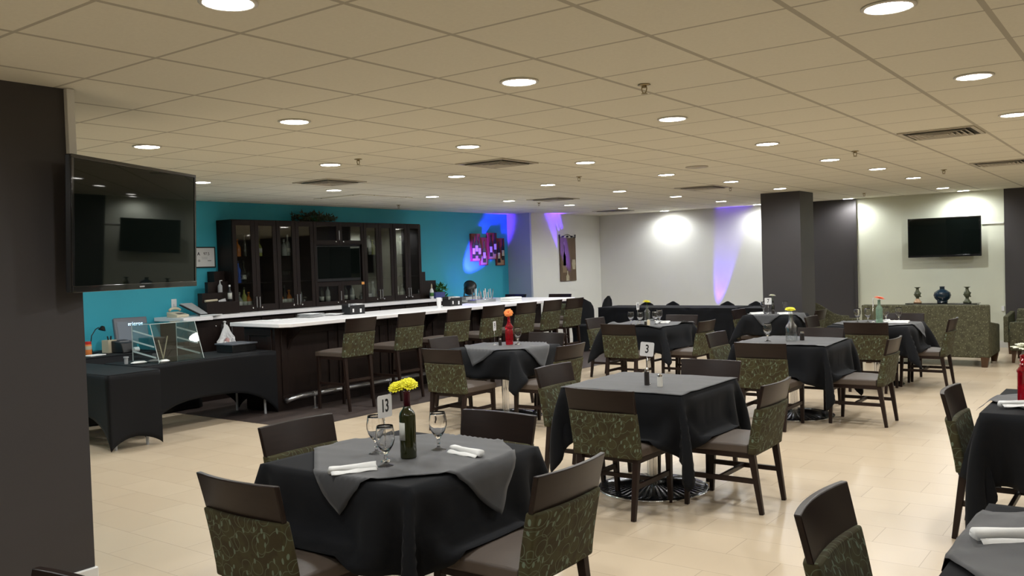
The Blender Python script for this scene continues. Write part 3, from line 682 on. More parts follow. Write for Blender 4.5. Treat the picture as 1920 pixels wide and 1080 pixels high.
flower('yellow_flower', -2.775, 2.913, zf, .1, (-.030, -.022, .022), .55, math.radians(-75), 'yellow', 'yellow', 'yellow chrysanthemum head leaning left above the green wine bottle', r=.042, layers=4)
flower('yellow_flower', -2.765, 2.917, zf, .1, (.006, .004, .034), .60, math.radians(-35), 'yellow', 'yellow', 'yellow chrysanthemum head on the right above the green wine bottle', r=.043, layers=4)
RB = [(.036, 0), (.040, .005), (.041, .03), (.036, .038), (.042, .045), (.043, .15), (.036, .165), (.044, .18), (.044, .195), (.030, .215), (.018, .235), (.020, .243), (.014, .252), (.019, .262), (.013, .272), (.018, .282), (.013, .29), (.015, .312), (.011, .312), (.010, .26), (0, .26)]
bottle('red_bottle', -5.68, 7.60, TZ, RB, 'redglass', 'tall ringed ruby glass bottle holding an orange gerbera')
flower('orange_gerbera', -5.68, 7.60, TZ+.31, .05, (.004, -.008, .035), 1.0, math.radians(-62), 'orange', 'redc', 'orange gerbera daisy in the tall ringed red bottle', r=.052)
CB = [(r_*1.15, z_*1.25) for r_, z_ in [(.046, 0), (.050, .006), (.050, .11), (.044, .13), (.030, .145), (.020, .165), (.019, .21), (.023, .215), (.019, .225), (.022, .235), (.018, .24), (.014, .238), (.014, .18), (.040, .125), (.046, .105), (.046, .008), (0, .008)]]
bottle('glass_decanter', -3.02, 8.76, TZ, CB, 'tglass', 'clear glass decanter with a long neck and a yellow flower')
flower('yellow_flower', -3.02, 8.76, TZ+.295, .15, (-.005, .0, .03), .22, -1.0, 'yellow', 'yellowc', 'flat yellow flower head resting in the clear decanter', r=.055, layers=2)
CB2 = [(.036, 0), (.040, .005), (.040, .15), (.044, .16), (.044, .172), (.022, .20), (.017, .215), (.020, .225), (.016, .235), (.018, .25), (.014, .25), (.013, .21), (.036, .165), (.037, .008), (0, .008)]
bottle('clear_bottle', -5.60, 10.60, TZ, CB2, 'tglass', 'tall clear glass bottle with ringed neck and a yellow flower')
flower('yellow_flower', -5.60, 10.60, TZ+.25, .15, (.0, -.004, .055), .12, 0, 'yellow', 'yellow', 'round yellow flower above the clear ringed bottle', r=.058, layers=4)
GB = [(.036, 0), (.040, .004), (.040, .17), (.034, .19), (.018, .215), (.016, .27), (.018, .272), (.018, .28), (.012, .28), (0, .27)]
bottle('green_bottle', -2.84, 11.42, TZ, GB, 'palegreen', 'pale green frosted bottle with a coral gerbera before the sofa')
flower('coral_gerbera', -2.84, 11.42, TZ+.28, .05, (.008, .0, .025), .22, 0, 'coral', 'redc', 'flat coral gerbera in the pale green bottle', r=.065, layers=2)
SB = [(.022, 0), (.024, .003), (.024, .12), (.016, .14), (.010, .155), (.010, .19), (.012, .195), (0, .195)]
bottle('dark_bottle', -4.73, 12.94, TZ, SB, 'darksp', 'dark slim bottle behind the number 7 card', group='small dark bottles by the column')
flower('white_flower', -4.73, 12.94, TZ+.195, .05, (-.005, 0, .08), .1, 0, 'whitep', 'yellowc', 'white flower above the number 7 card by the column', r=.052, layers=3)
RB2 = [(.050, 0), (.054, .004), (.054, .012), (.052, .016), (.052, .17), (.055, .175), (.055, .185), (.040, .205), (.042, .215), (.036, .225), (.042, .24), (.036, .25), (.040, .265), (.034, .27), (.030, .265), (0, .25)]
bottle('ruby_jar', -.62, 5.62, TZ, RB2, 'redglass', 'wide ruby glass jar bottle cut by the right edge of the photo', sx=1, sy=1)
flower('white_chrysanthemum', -.62, 5.62, TZ+.265, .05, (-.0, .0, .045), .1, 0, 'whitep', 'yellowc', 'large white chrysanthemum in the ruby jar at the right edge', r=.085, layers=4, npet=22)
def shaker(x, y, m, label, r=.017, h=.075):
    t = thing('shaker', label, 'shaker', (x, y, TZ), 0, 'salt and pepper shakers')
    obj('jar', G().lathe([(r, 0), (r*1.05, .003), (r, h*.78), (r*.8, h*.8)], 8 if m == 'saltw' else 16), m, t)
    obj('cap', G().lathe([(r*.9, h*.8), (r*.92, h*.95), (r*.5, h), (0, h)], 16), 'chrome' if m != 'waxc' else 'waxc', t, smooth='auto')
shaker(-2.88, 5.42, 'peppr', 'dark pepper shaker under the number 3 card', .017, .12)
shaker(-2.77, 5.40, 'saltw', 'white salt shaker right of the number 3 stand', .019, .085)
shaker(-5.73, 7.50, 'peppr', 'dark shaker at the foot of the tall red bottle')
shaker(-2.96, 8.90, 'peppr', 'black shaker right of the clear decanter', .022, .09)
shaker(-5.49, 10.42, 'waxc', 'cream shaker beside the clear bottle with four goblets', .02, .075)
shaker(-5.56, 10.47, 'peppr', 'amber tinted shaker in front of the clear bottle', .017, .06)
shaker(-4.70, 12.86, 'peppr', 'dark shaker below the number 7 card', .02, .07)

# ------------------------------------------------------------------ bar
bar = thing('bar_counter', 'long dark wood bar with a white quartz top and brass-coloured foot rail', 'bar', (-8.6, 6.5, 0)); ox, oy = -8.6, 6.5
def Bx(x0, x1, y0, y1, z0, z1): return (x0-ox, x1-ox, y0-oy, y1-oy, z0, z1)
bar['label'] = 'long dark wooden bar with white quartz top running away from the camera'
obj('body', G().box(*Bx(-8.82, -8.26, 6.54, 11.95, .004, .985)), 'darkwood', bar)
obj('return_body', G().box(*Bx(-10.3, -8.5, 11.95, 12.25, .004, .985)), 'darkwood', bar)
top = G(); out = [(-9.04, 6.50), (-8.07, 6.45), (-7.97, 6.55), (-7.97, 12.5), (-8.07, 12.7), (-10.32, 12.7), (-10.32, 11.75), (-8.90, 11.75), (-8.90, 7.0), (-9.04, 6.95)]
obj('countertop', top.prism([(a-ox, b-oy) for a, b in out], Matrix.Translation((0, 0, .985)), .045), 'quartz', bar, bevel=.006)
for k in range(6):
    y = 6.62+k*.88
    g = G(); m = .05; y1 = y+.80
    g.box(*Bx(-8.26, -8.245, y, y1, .10, .18)).box(*Bx(-8.26, -8.245, y, y1, .88, .96)).box(*Bx(-8.26, -8.245, y, y+.08, .18, .88)).box(*Bx(-8.26, -8.245, y1-.08, y1, .18, .88))
    obj('front_panel', g, 'darkwood', bar, bevel=.004)
obj('end_panel', G().box(*Bx(-8.80, -8.31, 6.525, 6.54, .10, .18)).box(*Bx(-8.80, -8.31, 6.525, 6.54, .88, .96)).box(*Bx(-8.80, -8.72, 6.525, 6.54, .18, .88)).box(*Bx(-8.39, -8.31, 6.525, 6.54, .18, .88)), 'darkwood', bar, bevel=.004)
for k in range(5):
    y = 6.75+k*1.2
    g = G().prism([(0, 0), (.24, 0), (.24, -.03), (.06, -.16), (0, -.28)], frame_m((-8.26-ox, y-oy, .985), (1, 0, 0), (0, 0, 1)), .04)
    obj('bracket', g, 'darkwood', bar)
rz_ = .175; rx = -8.085
pts = [(-8.24-ox, 6.66-oy, rz_-.05), (-8.16-ox, 6.60-oy, rz_-.05), (-8.11-ox, 6.64-oy, rz_-.02), (rx-ox, 6.75-oy, rz_)]+[(rx-ox, y-oy, rz_) for y in (7.5, 9, 10.5, 11.9)]
obj('foot_rail', G().tube(pts, .026, 14), 'steel', bar, smooth=True)
for y in (6.95, 8.2, 9.45, 10.7, 11.8): obj('rail_bracket', G().tube([(rx-ox, y-oy, rz_), (rx-ox, y-oy, .012)], .012, 8).lathe([(.035, .004), (.035, .012), (.012, .018)], 14, (rx-ox, y-oy, 0)).lathe([(.032, -.02), (.032, .02)], 14, m=Matrix.Translation((rx-ox, y-oy, rz_)) @ Matrix.Rotation(PI/2, 4, 'X')), 'steel', bar)

# back counter with base cabinets
bc = thing('back_counter', 'dark base cabinet run with white quartz top along the teal wall behind the bar', 'counter', (-10.0, 6.4, 0)); ox, oy = -10.0, 6.4
obj('body', G().box(*Bx(-10.32, -9.80, 6.38, 11.45, .004, 1.04)), 'darkwood', bc)
obj('countertop', G().prism([(a-ox, b-oy) for a, b in [(-10.325, 6.30), (-9.68, 6.30), (-9.68, 6.72), (-9.75, 6.72), (-9.75, 11.5), (-10.325, 11.5)]], Matrix.Translation((0, 0, 1.04)), .05), 'quartz', bc, bevel=.005)
for k in range(9):
    y = 6.42+k*.56
    d = obj('door', G().box(*Bx(-9.80, -9.782, y+.01, y+.54, .1, 1.02)), 'darkwood', bc, bevel=.003)
    obj('handle', G().tube([(-9.76-ox, y+(.48 if k % 2 == 0 else .07)-oy, .80), (-9.76-ox, y+(.48 if k % 2 == 0 else .07)-oy, .97)], .006, 8), 'steel', d)
    obj('knob', G().lathe([(.012, 0), (.012, .012), (0, .014)], 12, m=frame_m((-9.782-ox, y+(.40 if k % 2 == 0 else .15)-oy, .95), (0, 1, 0), (0, 0, 1))), 'chrome', d)

# hutch cabinets
ZH = 1.092
def glass_unit(y0, y1, label, z0=ZH, z1=2.34, xb=-10.32, xf=-9.98):
    t = thing('glass_cabinet', label, 'cabinet', ((xb+xf)/2, (y0+y1)/2, z0), 0, 'tall glass-door bar cabinets'); cx, cy = (xb+xf)/2, (y0+y1)/2
    hw = (y1-y0)/2; hd = (xf-xb)/2; H = z1-z0
    g = G().box(-hd, -hd+.015, -hw, hw, 0, H).box(-hd+.015, hd-.02, -hw, -hw+.02, 0, H).box(-hd+.015, hd-.02, hw-.02, hw, 0, H).box(-hd+.015, hd-.02, -hw+.02, hw-.02, 0, .03).box(-hd+.015, hd-.02, -hw+.02, hw-.02, H-.03, H)
    obj('body', g, 'darkwood', t)
    for zz in (.38, .74): obj('shelf', G().box(-hd+.015, hd-.03, -hw+.02, hw-.02, zz, zz+.01), 'tglass' if zz > .5 else 'darkwood', t)
    for s in (-1, 1):
        a, b = (-hw+.004, -.002) if s < 0 else (.002, hw-.004)
        st = .062
        d = obj('door', G().box(hd-.02, hd, a, a+st, .01, H-.01).box(hd-.02, hd, b-st, b, .01, H-.01).box(hd-.02, hd, a+st, b-st, .01, .09).box(hd-.02, hd, a+st, b-st, H-.08, H-.01), 'darkwood', t, bevel=.003)
        obj('pane', G().box(hd-.012, hd-.008, a+st-.002, b-st+.002, .088, H-.078), 'pane', d)
        hy = b-.024 if s < 0 else a+.024
        obj('handle', G().tube([(hd+.025, hy, .05), (hd+.025, hy, .20)], .006, 8).tube([(hd, hy, .065), (hd+.025, hy, .065)], .004, 6).tube([(hd, hy, .185), (hd+.025, hy, .185)], .004, 6), 'steel', d)
        obj('lock', G().lathe([(.011, 0), (.011, .008), (.0, .010)], 12, m=frame_m((hd, hy+(-.05 if s < 0 else .05), .05), (0, 1, 0), (0, 0, 1))), 'chrome', d)
    return t
YS = [7.27, 8.0, 8.67, 9.67, 10.32, 10.98]
glass_unit(YS[0], YS[1], 'leftmost tall dark cabinet with two glass doors behind the bar')
glass_unit(YS[1], YS[2], 'second tall dark glass-door cabinet, left of the built-in television')
glass_unit(YS[3], YS[4], 'tall dark glass-door cabinet right of the built-in television')
glass_unit(YS[4], YS[5], 'rightmost tall dark glass-door cabinet behind the bar')
# centre unit
t = thing('television_cabinet', 'middle dark cabinet framing the bar television, short glass doors above and below', 'cabinet', (-10.15, 9.17, ZH)); hd = .17; hw = .50; H = 1.248
g = G().box(-hd, -hd+.015, -hw, hw, 0, H).box(-hd+.015, hd-.02, -hw, -hw+.02, 0, H).box(-hd+.015, hd-.02, hw-.02, hw, 0, H)
for zz in (0, .325, .90, H-.03): g.box(-hd+.015, hd-.02, -hw+.02, hw-.02, zz, zz+.03)
g.box(hd-.02, hd, -hw, -hw+.045, .34, .92).box(hd-.02, hd, hw-.045, hw, .34, .92)
obj('body', g, 'darkwood', t)
for (z0, z1) in ((.01, .345), (.915, H-.01)):
    for s in (-1, 1):
        a, b = (-hw+.004, -.002) if s < 0 else (.002, hw-.004); st = .055
        d = obj('door', G().box(hd-.02, hd, a, a+st, z0, z1).box(hd-.02, hd, b-st, b, z0, z1).box(hd-.02, hd, a+st, b-st, z0, z0+.055).box(hd-.02, hd, a+st, b-st, z1-.055, z1), 'darkwood', t, bevel=.003)
        obj('pane', G().box(hd-.012, hd-.008, a+st-.002, b-st+.002, z0+.053, z1-.053), 'pane', d)
        hy = b-.022 if s < 0 else a+.022
        if s < 0: obj('handle', G().tube([(hd+.025, hy, z0+.06), (hd+.025, hy, z0+.20)], .006, 8), 'steel', d)
        obj('lock', G().lathe([(.011, 0), (.011, .008), (.0, .010)], 12, m=frame_m((hd, hy+(-.05 if s < 0 else .05), z0+.035), (0, 1, 0), (0, 0, 1))), 'chrome', d)
t = thing('bar_television', 'flat black television built into the cabinet behind the bar', 'television', (-10.05, 9.17, 1.450))
obj('housing', G().box(-.03, .045, -.44, .44, 0, .535), 'blackpl', t, bevel=.005)
obj('screen', G().box(.045, .048, -.42, .42, .045, .52), 'screen', t)
tag(obj('sticker', G().box(-.0005, .001, -.028, .028, -.02, .02), 'sticky', None, (-9.978, 9.62, 1.405)), 'small orange sticker under the bar television', 'sticker')
def steps(yside, s, label):
    t = thing('step_shelf', label, 'shelf unit', (-10.15, yside, ZH), 0, 'stepped side shelves')
    for (d1, z, xa, xb) in ((.17, .56, -.17, -.02), (.32, .42, -.02, .05), (.48, .28, .05, .15), (.50, .16, .15, .27)):
        a, b = sorted((0, s*d1)); obj('step_box', G().box(xa, xb, a, b-.001, 0, z), 'darkwood', t, bevel=.002)
steps(7.27, -1, 'dark stair-stepped shelf boxes at the left of the glass cabinets')
t = thing('step_shelf', 'dark stair-stepped shelf boxes at the right end of the glass cabinets', 'shelf unit', (-10.15, 10.98, ZH), 0, 'stepped side shelves')
obj('step_box', G().box(-.17, .15, 0.001, .10, 0, .45), 'darkwood', t); obj('step_box', G().box(-.17, .15, .10, .36, 0, .30), 'darkwood', t)

# bottles and glasses in the cabinets
BP = dict(tall=[(.030, 0), (.036, .004), (.036, .17), (.030, .19), (.014, .22), (.013, .28), (.016, .285), (.016, .30), (0, .30)], squat=[(.042, 0), (.046, .004), (.046, .12), (.030, .155), (.014, .175), (.014, .21), (.018, .215), (.018, .235), (0, .235)])
bmesh_cache = {}
def spirit(x, y, z, kind, m, label, lab=True, group='spirit bottles in the glass cabinets'):
    key = (kind, m, lab)
    if key not in bmesh_cache:
        t = thing('spirit_bottle', label, 'bottle', (x, y, z), 0, group)
        obj('bottle_body', G().lathe(BP[kind], 14), m, t, smooth='auto')
        if lab: r = BP[kind][2][0]+.0006; obj('paper_label', G().lathe([(r, .05), (r, .11)], 14), 'label', t, smooth=True)
        obj('cap', G().lathe([(.0165, BP[kind][-1][1]-.03), (.0165, BP[kind][-1][1]+.002), (0, BP[kind][-1][1]+.003)], 10), 'blackpl' if m != 'clearsp' else 'steel', t)
        bmesh_cache[key] = t
    else: dup(bmesh_cache[key], (x, y, z), 0, label)
zb0, zb1, zb2 = ZH+.031, ZH+.391, ZH+.751
CN = ['leftmost glass cabinet', 'second glass cabinet', 'third glass cabinet', 'rightmost glass cabinet']
units = [(YS[0], YS[1]), (YS[1], YS[2]), (YS[3], YS[4]), (YS[4], YS[5])]
rng = random.Random(5)
plan = [  # unit, shelf z, list of (frac, kind, mat, lab)
 (0, zb2, [(.20, 'squat', 'amber', 0), (.36, 'tall', 'darksp', 0), (.68, 'squat', 'greensp', 1)]), (0, zb1, [(.20, 'tall', 'bluesp', 0), (.32, 'tall', 'darksp', 1)]), (0, zb0, [(.20, 'squat', 'clearsp', 1), (.31, 'tall', 'greensp', 1), (.41, 'squat', 'amber', 1)]),
 (1, zb2, [(.18, 'tall', 'darksp', 0), (.30, 'squat', 'clearsp', 0), (.40, 'tall', 'clearsp', 1)]), (1, zb0, [(.16, 'squat', 'amber', 1), (.27, 'tall', 'darksp', 1), (.39, 'squat', 'amber', 1), (.68, 'tall', 'clearsp', 0)]),
 (2, zb2, [(.12, 'squat', 'amber', 0), (.22, 'tall', 'darksp', 0), (.32, 'tall', 'clearsp', 1), (.43, 'squat', 'greensp', 0), (.66, 'tall', 'amber', 0)]), (2, zb0, [(.15, 'squat', 'clearsp', 0), (.27, 'tall', 'darksp', 1), (.40, 'tall', 'clearsp', 0)]),
 (3, zb0, [(.22, 'tall', 'clearsp', 1), (.42, 'squat', 'clearsp', 1)]), (3, zb2, [(.4, 'tall', 'clearsp', 0)])]
cnm = dict(amber='amber', darksp='dark', greensp='yellow green', bluesp='blue', clearsp='clear')
ordn = ['first', 'second', 'third', 'fourth', 'fifth']
for u, z, L in plan:
    y0, y1 = units[u]
    for q, (fr, kd, m, lab) in enumerate(L):
        sh = {zb0: 'bottom', zb1: 'middle', zb2: 'top'}[z]
        spirit(-10.08, y0+fr*(y1-y0), z, kd, m, f'{cnm[m]} {kd} bottle, {ordn[q]} from left on the {sh} shelf of the {CN[u]}', bool(lab))
for y, m in ((8.85, 'darksp'), (8.97, 'clearsp'), (9.32, 'darksp'), (9.46, 'clearsp')):
    spirit(-10.06, y, ZH+.031, 'squat' if 0 else 'tall', m, f'{cnm[m]} bottle in the low glass cabinet under the bar television, ' + ('left door' if y < 9.2 else 'right door'), True)
wg = None
for u in range(4):
    if u == 2: continue
    y0, y1 = units[u]
    for q in range(5):
        for r_ in range(2):
            x, y = -10.16+.10*r_, y0+(.15+.085*q)*(y1-y0)
            if wg is None: wg = obj('wine_glass', G().lathe([(.026, 0), (.026, .002), (.004, .006), (.004, .06), (.020, .08), (.028, .11), (.024, .15), (.023, .15), (.026, .11), (.018, .082), (0, .068)], 14), 'tglass', None, (x, y, zb1), smooth=True); o = wg
            else: o = wg.copy(); COL.objects.link(o); o.location = (x, y, zb1)
            w1, w2 = ordn[q], ('back' if r_ == 0 else 'front')
            tag(o, f'clear wine glass, {w1} from left in the {w2} row, {CN[u]}', 'wine glass', f'wine glasses in the {CN[u]}')
# things on top of and next to the cabinet
def foliage(name, label, cat, loc, n, spread, size, m, pot=None, seed=1, group=None, up=.5):
    t = thing(name, label, cat, loc, 0, group); rng = random.Random(seed); g = G(); st = G()
    for k in range(n):
        a = rng.uniform(0, 2*PI); rr = rng.random()**.6; px, py = spread[0]*rr*math.cos(a), spread[1]*rr*math.sin(a); pz = spread[2]*(rng.random())*(1-.5*rr)
        st.tube([(px*.1, py*.1, 0), (px*.6, py*.6, pz*.8), (px, py, pz)], .002, 4)
        for l in range(5):
            d = Vector((rng.uniform(-1, 1), rng.uniform(-1, 1), rng.uniform(-.5, up+.3))).normalized(); s = Vector((0, 0, 1)).cross(d)
            if s.length < .1: continue
            s.normalize(); L = size*rng.uniform(.7, 1.2); p = Vector((px, py, max(pz, .01))); nn = d.cross(s)*L*.12
            k0 = len(g.v); pts = [p, p+d*L*.45+s*L*.22-nn, p+d*L, p+d*L*.45-s*L*.22-nn, p+d*L*.5+nn*.3]
            g.v += [tuple(Vector((q.x, q.y, max(q.z, .004)))) for q in pts]; g.f += [(k0, k0+1, k0+4), (k0+1, k0+2, k0+4), (k0+2, k0+3, k0+4), (k0+3, k0, k0+4)]
    obj('leaves', g, m, t, solid=.0008); obj('stems', st, 'stem', t)
    if pot: obj('pot', G().lathe([(.05, 0), (.065, .09), (.07, .1), (.06, .1), (.05, .08), (0, .08)], 20), pot, t, smooth='auto')
foliage('dried_greenery', 'dusty dark greenery arrangement on top of the bar cabinets', 'plant', (-10.17, 8.85, 2.345), 90, (.13, .42, .17), .07, 'dryleaf', seed=3)
foliage('potted_plant', 'small bright green plant at the right end of the back counter', 'plant', (-10.03, 11.42, 1.0905), 40, (.12, .12, .32), .085, 'leaf', 'greypl', seed=4)

# back counter small things
Z1 = 1.091
t = thing('telephone', 'beige desk telephone at the left end of the back counter', 'telephone', (-9.98, 6.42, Z1), .2)
obj('base', G().hexa([(-.09, -.1, 0), (.09, -.1, 0), (.09, .1, 0), (-.09, .1, 0)], [(-.09, -.1, .07), (.09, -.1, .03), (.09, .1, .03), (-.09, .1, .07)]), 'beige', t, bevel=.008)
obj('handset', G().tube([(-.05, -.09, .085), (-.055, -.06, .105), (-.06, 0, .112), (-.055, .06, .105), (-.05, .09, .085)], .016, 10), 'beige', t, smooth=True)
obj('keypad', G().box(.0, .06, -.04, .05, .045, .052), 'greypl', t)
t = thing('document_binder', 'open black binder of papers leaning on the back counter beside the telephone', 'binder', (-9.95, 6.68, Z1), 0)
obj('cover', G().hexa([(-.15, -.16, .14), (.10, -.02, .0), (.10, .10, .0), (-.15, .02, .14)], [(-.15, -.16, .15), (.10, -.02, .012), (.10, .10, .012), (-.15, .02, .15)]), 'blackpl', t)
obj('paper_sheets', G().hexa([(-.16, -.14, .155), (.08, -.01, .02), (.08, .09, .02), (-.16, .03, .155)], [(-.16, -.14, .165), (.08, -.01, .03), (.08, .09, .03), (-.16, .03, .165)]), 'lightgrey', t)
tag(obj('paper_bag_scrap', G().box(-.08, .10, -.10, .12, 0, .012), 'paper', None, (-9.80, 6.76, Z1), .4), 'flat white papers on the back counter edge near the binder', 'papers')
t = thing('soap_dispenser', 'clear pump bottle with a white pump on the stepped shelf', 'dispenser', (-10.03, 7.17, ZH+.322), 0); t.location = (-10.03, 7.02, ZH+.462)
t.location = (-9.9, 7.2, Z1+.2)
t.location = (-10.05, 7.10, ZH+.281)
obj('bottle_body', G().lathe([(.028, 0), (.030, .004), (.030, .085), (.012, .11), (.012, .12)], 16), 'lightgrey', t, smooth='auto'); obj('pump', G().tube([(0, 0, .12), (0, 0, .155), (.0, .035, .155)], .006, 8), 'paper', t)
t = thing('sauce_bottle', 'small dark bottle with a white label and cap before the stepped shelf', 'bottle', (-9.93, 7.16, ZH+.161), 0)
obj('bottle_body', G().lathe([(.026, 0), (.028, .004), (.028, .12), (.012, .15), (.012, .19)], 16), 'blackpl', t, smooth='auto'); obj('paper_label', G().lathe([(.0286, .03), (.0286, .11)], 16), 'label', t, smooth=True); obj('cap', G().lathe([(.013, .19), (.013, .215), (0, .216)], 12), 'paper', t)
tag(obj('stapler', G().hexa([(-.015, -.06, 0), (.015, -.06, 0), (.015, .06, 0), (-.015, .06, 0)], [(-.012, -.055, .02), (.012, -.055, .02), (.012, .05, .045), (-.012, .05, .045)]), 'steel', None, (-9.94, 7.04, ZH+.161), bevel=.003), 'grey stapler lying left of the labelled dark bottle', 'stapler')
tag(obj('rolled_paper', G().tube([(0, -.09, .018), (0, .09, .024)], .016, 12), 'cream', None, (-9.94, 6.88, ZH+.161)), 'cream paper roll lying on the lowest shelf box', 'paper roll')
t = thing('spray_bottle', 'white spray bottle with a brown nozzle at the right end of the back counter', 'bottle', (-9.86, 11.07, Z1), 0)
obj('bottle_body', G().lathe([(.03, 0), (.033, .005), (.033, .13), (.015, .17)], 16), 'paper', t, smooth='auto'); obj('paper_label', G().lathe([(.0336, .04), (.0336, .1)], 16), 'leaf', t, smooth=True); obj('spout', G().lathe([(.014, .17), (.012, .22), (.004, .25)], 10), 'cream', t)
tag(obj('printed_carton', G().box(-.07, .07, -.12, .12, 0, .10), 'bluebox', None, (-9.87, 11.22, Z1), bevel=.003), 'dark blue printed carton on the back counter by the green plant', 'carton')
# bar counter things
ZC = 1.031
t = thing('plate_stack', 'stack of white square plates and paper on the near end of the bar', 'plates', (-8.74, 7.5, ZC), .1)
for k in range(3):
    s = .13-.004*k; obj('plate', G().hexa([(-s*.7, -s*.7, .016*k), (s*.7, -s*.7, .016*k), (s*.7, s*.7, .016*k), (-s*.7, s*.7, .016*k)], [(-s, -s, .016*k+.014), (s, -s, .016*k+.014), (s, s, .016*k+.014), (-s, s, .016*k+.014)]), 'paper', t, bevel=.002)
tag(obj('square_plate', G().hexa([(-.08, -.08, 0), (.08, -.08, 0), (.08, .08, 0), (-.08, .08, 0)], [(-.12, -.12, .022), (.12, -.12, .022), (.12, .12, .022), (-.12, .12, .022)]), 'paper', None, (-8.74, 7.86, ZC), .3, bevel=.002), 'single white square plate right of the plate stack on the bar', 'plate')
tag(obj('paper_menu', G().box(-.12, .12, -.16, .16, 0, .006), 'paper', None, (-8.72, 6.92, ZC), .15), 'flat white sheet on the near corner of the bar', 'paper')
def caddy(x, y, label):
    t = thing('bar_caddy', label, 'caddy', (x, y, ZC), 0, 'black bar caddies')
    obj('box', G().box(-.08, .08, -.13, .13, 0, .004).box(-.08, -.074, -.13, .13, .004, .14).box(.074, .08, -.13, .13, .004, .12).box(-.074, .074, -.13, -.124, .004, .10).box(-.074, .074, .124, .13, .004, .10).box(-.074, .074, -.003, .003, .004, .10), 'blackpl', t)
    obj('napkins', G().box(-.06, .06, .01, .11, .006, .135), 'paper', t)
    obj('straws', G().tube([(0, -.08, .01), (.01, -.08, .14)], .012, 8).tube([(.03, -.05, .01), (.03, -.05, .13)], .010, 8), 'lightgrey', t)
    obj('sticker', G().box(.0801, .081, -.09, -.065, .03, .075).box(.0801, .081, .04, .07, .02, .07), 'paper', t)
caddy(-8.62, 8.12, 'black bar caddy of napkins and straws on the near half of the white counter')
caddy(-8.55, 10.05, 'black bar caddy further along the white counter, right of the white cup')
tag(obj('paper_cup', G().lathe([(.028, 0), (.036, .14), (.036, .145), (.033, .14), (.026, .004), (0, .004)], 20), 'paper', None, (-8.42, 9.60, ZC), smooth='auto'), 'plain white cup standing on the bar between the two caddies', 'cup')
t = thing('cutlery_caddy', 'steel tray of upright cutlery and straws on the bar', 'caddy', (-8.74, 11.0, ZC), 0)
obj('tray', G().box(-.09, .09, -.25, .25, 0, .05), 'steel', t, bevel=.004)
rng = random.Random(9)
for k in range(22):
    x, y = rng.uniform(-.07, .07), -.22+.44*k/21
    obj('utensil', G().bar((x, y, .04), (x+rng.uniform(-.03, .03), y+rng.uniform(-.03, .03), rng.uniform(.15, .23)), .012, .005), rng.choice(['steel', 'chrome', 'lightgrey', 'paper']), t)
t = thing('towel_stack', 'folded white towels near the far end of the bar', 'towels', (-8.42, 11.35, ZC), 0)
for k in range(2): obj('towel', G().box(-.10, .10, -.16, .16, .035*k, .035*k+.033), 'napkin', t, bevel=.012, seg=3)
# stage light on the return counter
t = thing('stage_light', 'round black stage light tilted in its yoke on the bar return', 'stage light', (-9.82, 12.02, ZC), 0)
tag(obj('supply_box', G().box(-.17, .15, -.20, .20, 0, .05), 'lightgrey', None, (-9.86, 11.98, ZC), bevel=.004), 'grey flat box under the black stage light', 'box')
t.location.z = ZC+.052
aim = Vector((-.42, .78, .62)).normalized(); q_ = aim.to_track_quat('Z', 'Y').to_matrix().to_4x4()
hm = Matrix.Translation((0, 0, .13)) @ q_
obj('lamp_housing', G().lathe([(.0, -.09), (.06, -.09), (.085, -.07), (.10, -.02), (.105, .08), (.115, .085), (.115, .10), (.10, .10), (.10, .06), (0, .055)], 28, m=hm), 'blackpl', t, smooth='auto')
obj('lens', G().lathe([(.095, .062), (.0, .064)], 24, m=hm), 'bluelens', t)
obj('yoke', G().tube([(.0, -.16, 0), (0, -.135, .10), (0, -.12, .14)], .010, 8).tube([(0, .16, 0), (0, .135, .10), (0, .12, .14)], .010, 8).tube([(0, -.16, .008), (0, .16, .008)], .009, 8), 'blackpl', t)
def blue_spot(loc, target, w_, size, blend=.45, parent=None):
    l = bpy.data.lights.new('blue_beam', 'SPOT'); l.energy = w_; l.color = (.12, .03, 1); l.spot_size = math.radians(size); l.spot_blend = blend; l.shadow_soft_size = .03
    o = bpy.data.objects.new('blue_beam', l); COL.objects.link(o)
    d = Vector(target)-Vector(loc); o.rotation_euler = d.to_track_quat('-Z', 'Y').to_euler(); o.location = loc
    return o
blue_spot((-9.95, 12.14, 1.26), (-10.33, 12.92, 1.86), 300, 36)
def uplight(x, y, target, w_, size, label):
    t = thing('floor_uplight', label, 'stage light', (x, y, 0), 0, 'floor stage lights')
    d = (Vector(target)-Vector((x, y, .12))).normalized(); hm = Matrix.Translation((0, 0, .12)) @ d.to_track_quat('Z', 'Y').to_matrix().to_4x4()
    obj('lamp_housing', G().lathe([(0, -.06), (.05, -.06), (.08, -.02), (.08, .06), (.075, .06), (.075, .03), (0, .03)], 20, m=hm), 'blackpl', t, smooth='auto')
    obj('yoke', G().tube([(0, -.11, .006), (0, -.11, .12)], .008, 6).tube([(0, .11, .006), (0, .11, .12)], .008, 6).tube([(0, -.11, .008), (0, .11, .008)], .008, 6), 'blackpl', t)
    blue_spot(tuple(Vector((x, y, .12))+d*.08), target, w_, size)
uplight(-9.32, 15.75, (-9.75, 14.68, 2.45), 900, 12, 'small black floor stage light in the corner behind the banquet table')
uplight(-7.22, 16.20, (-6.95, 16.4, 1.5), 170, 21, 'small black floor stage light behind the middle of the banquet table')

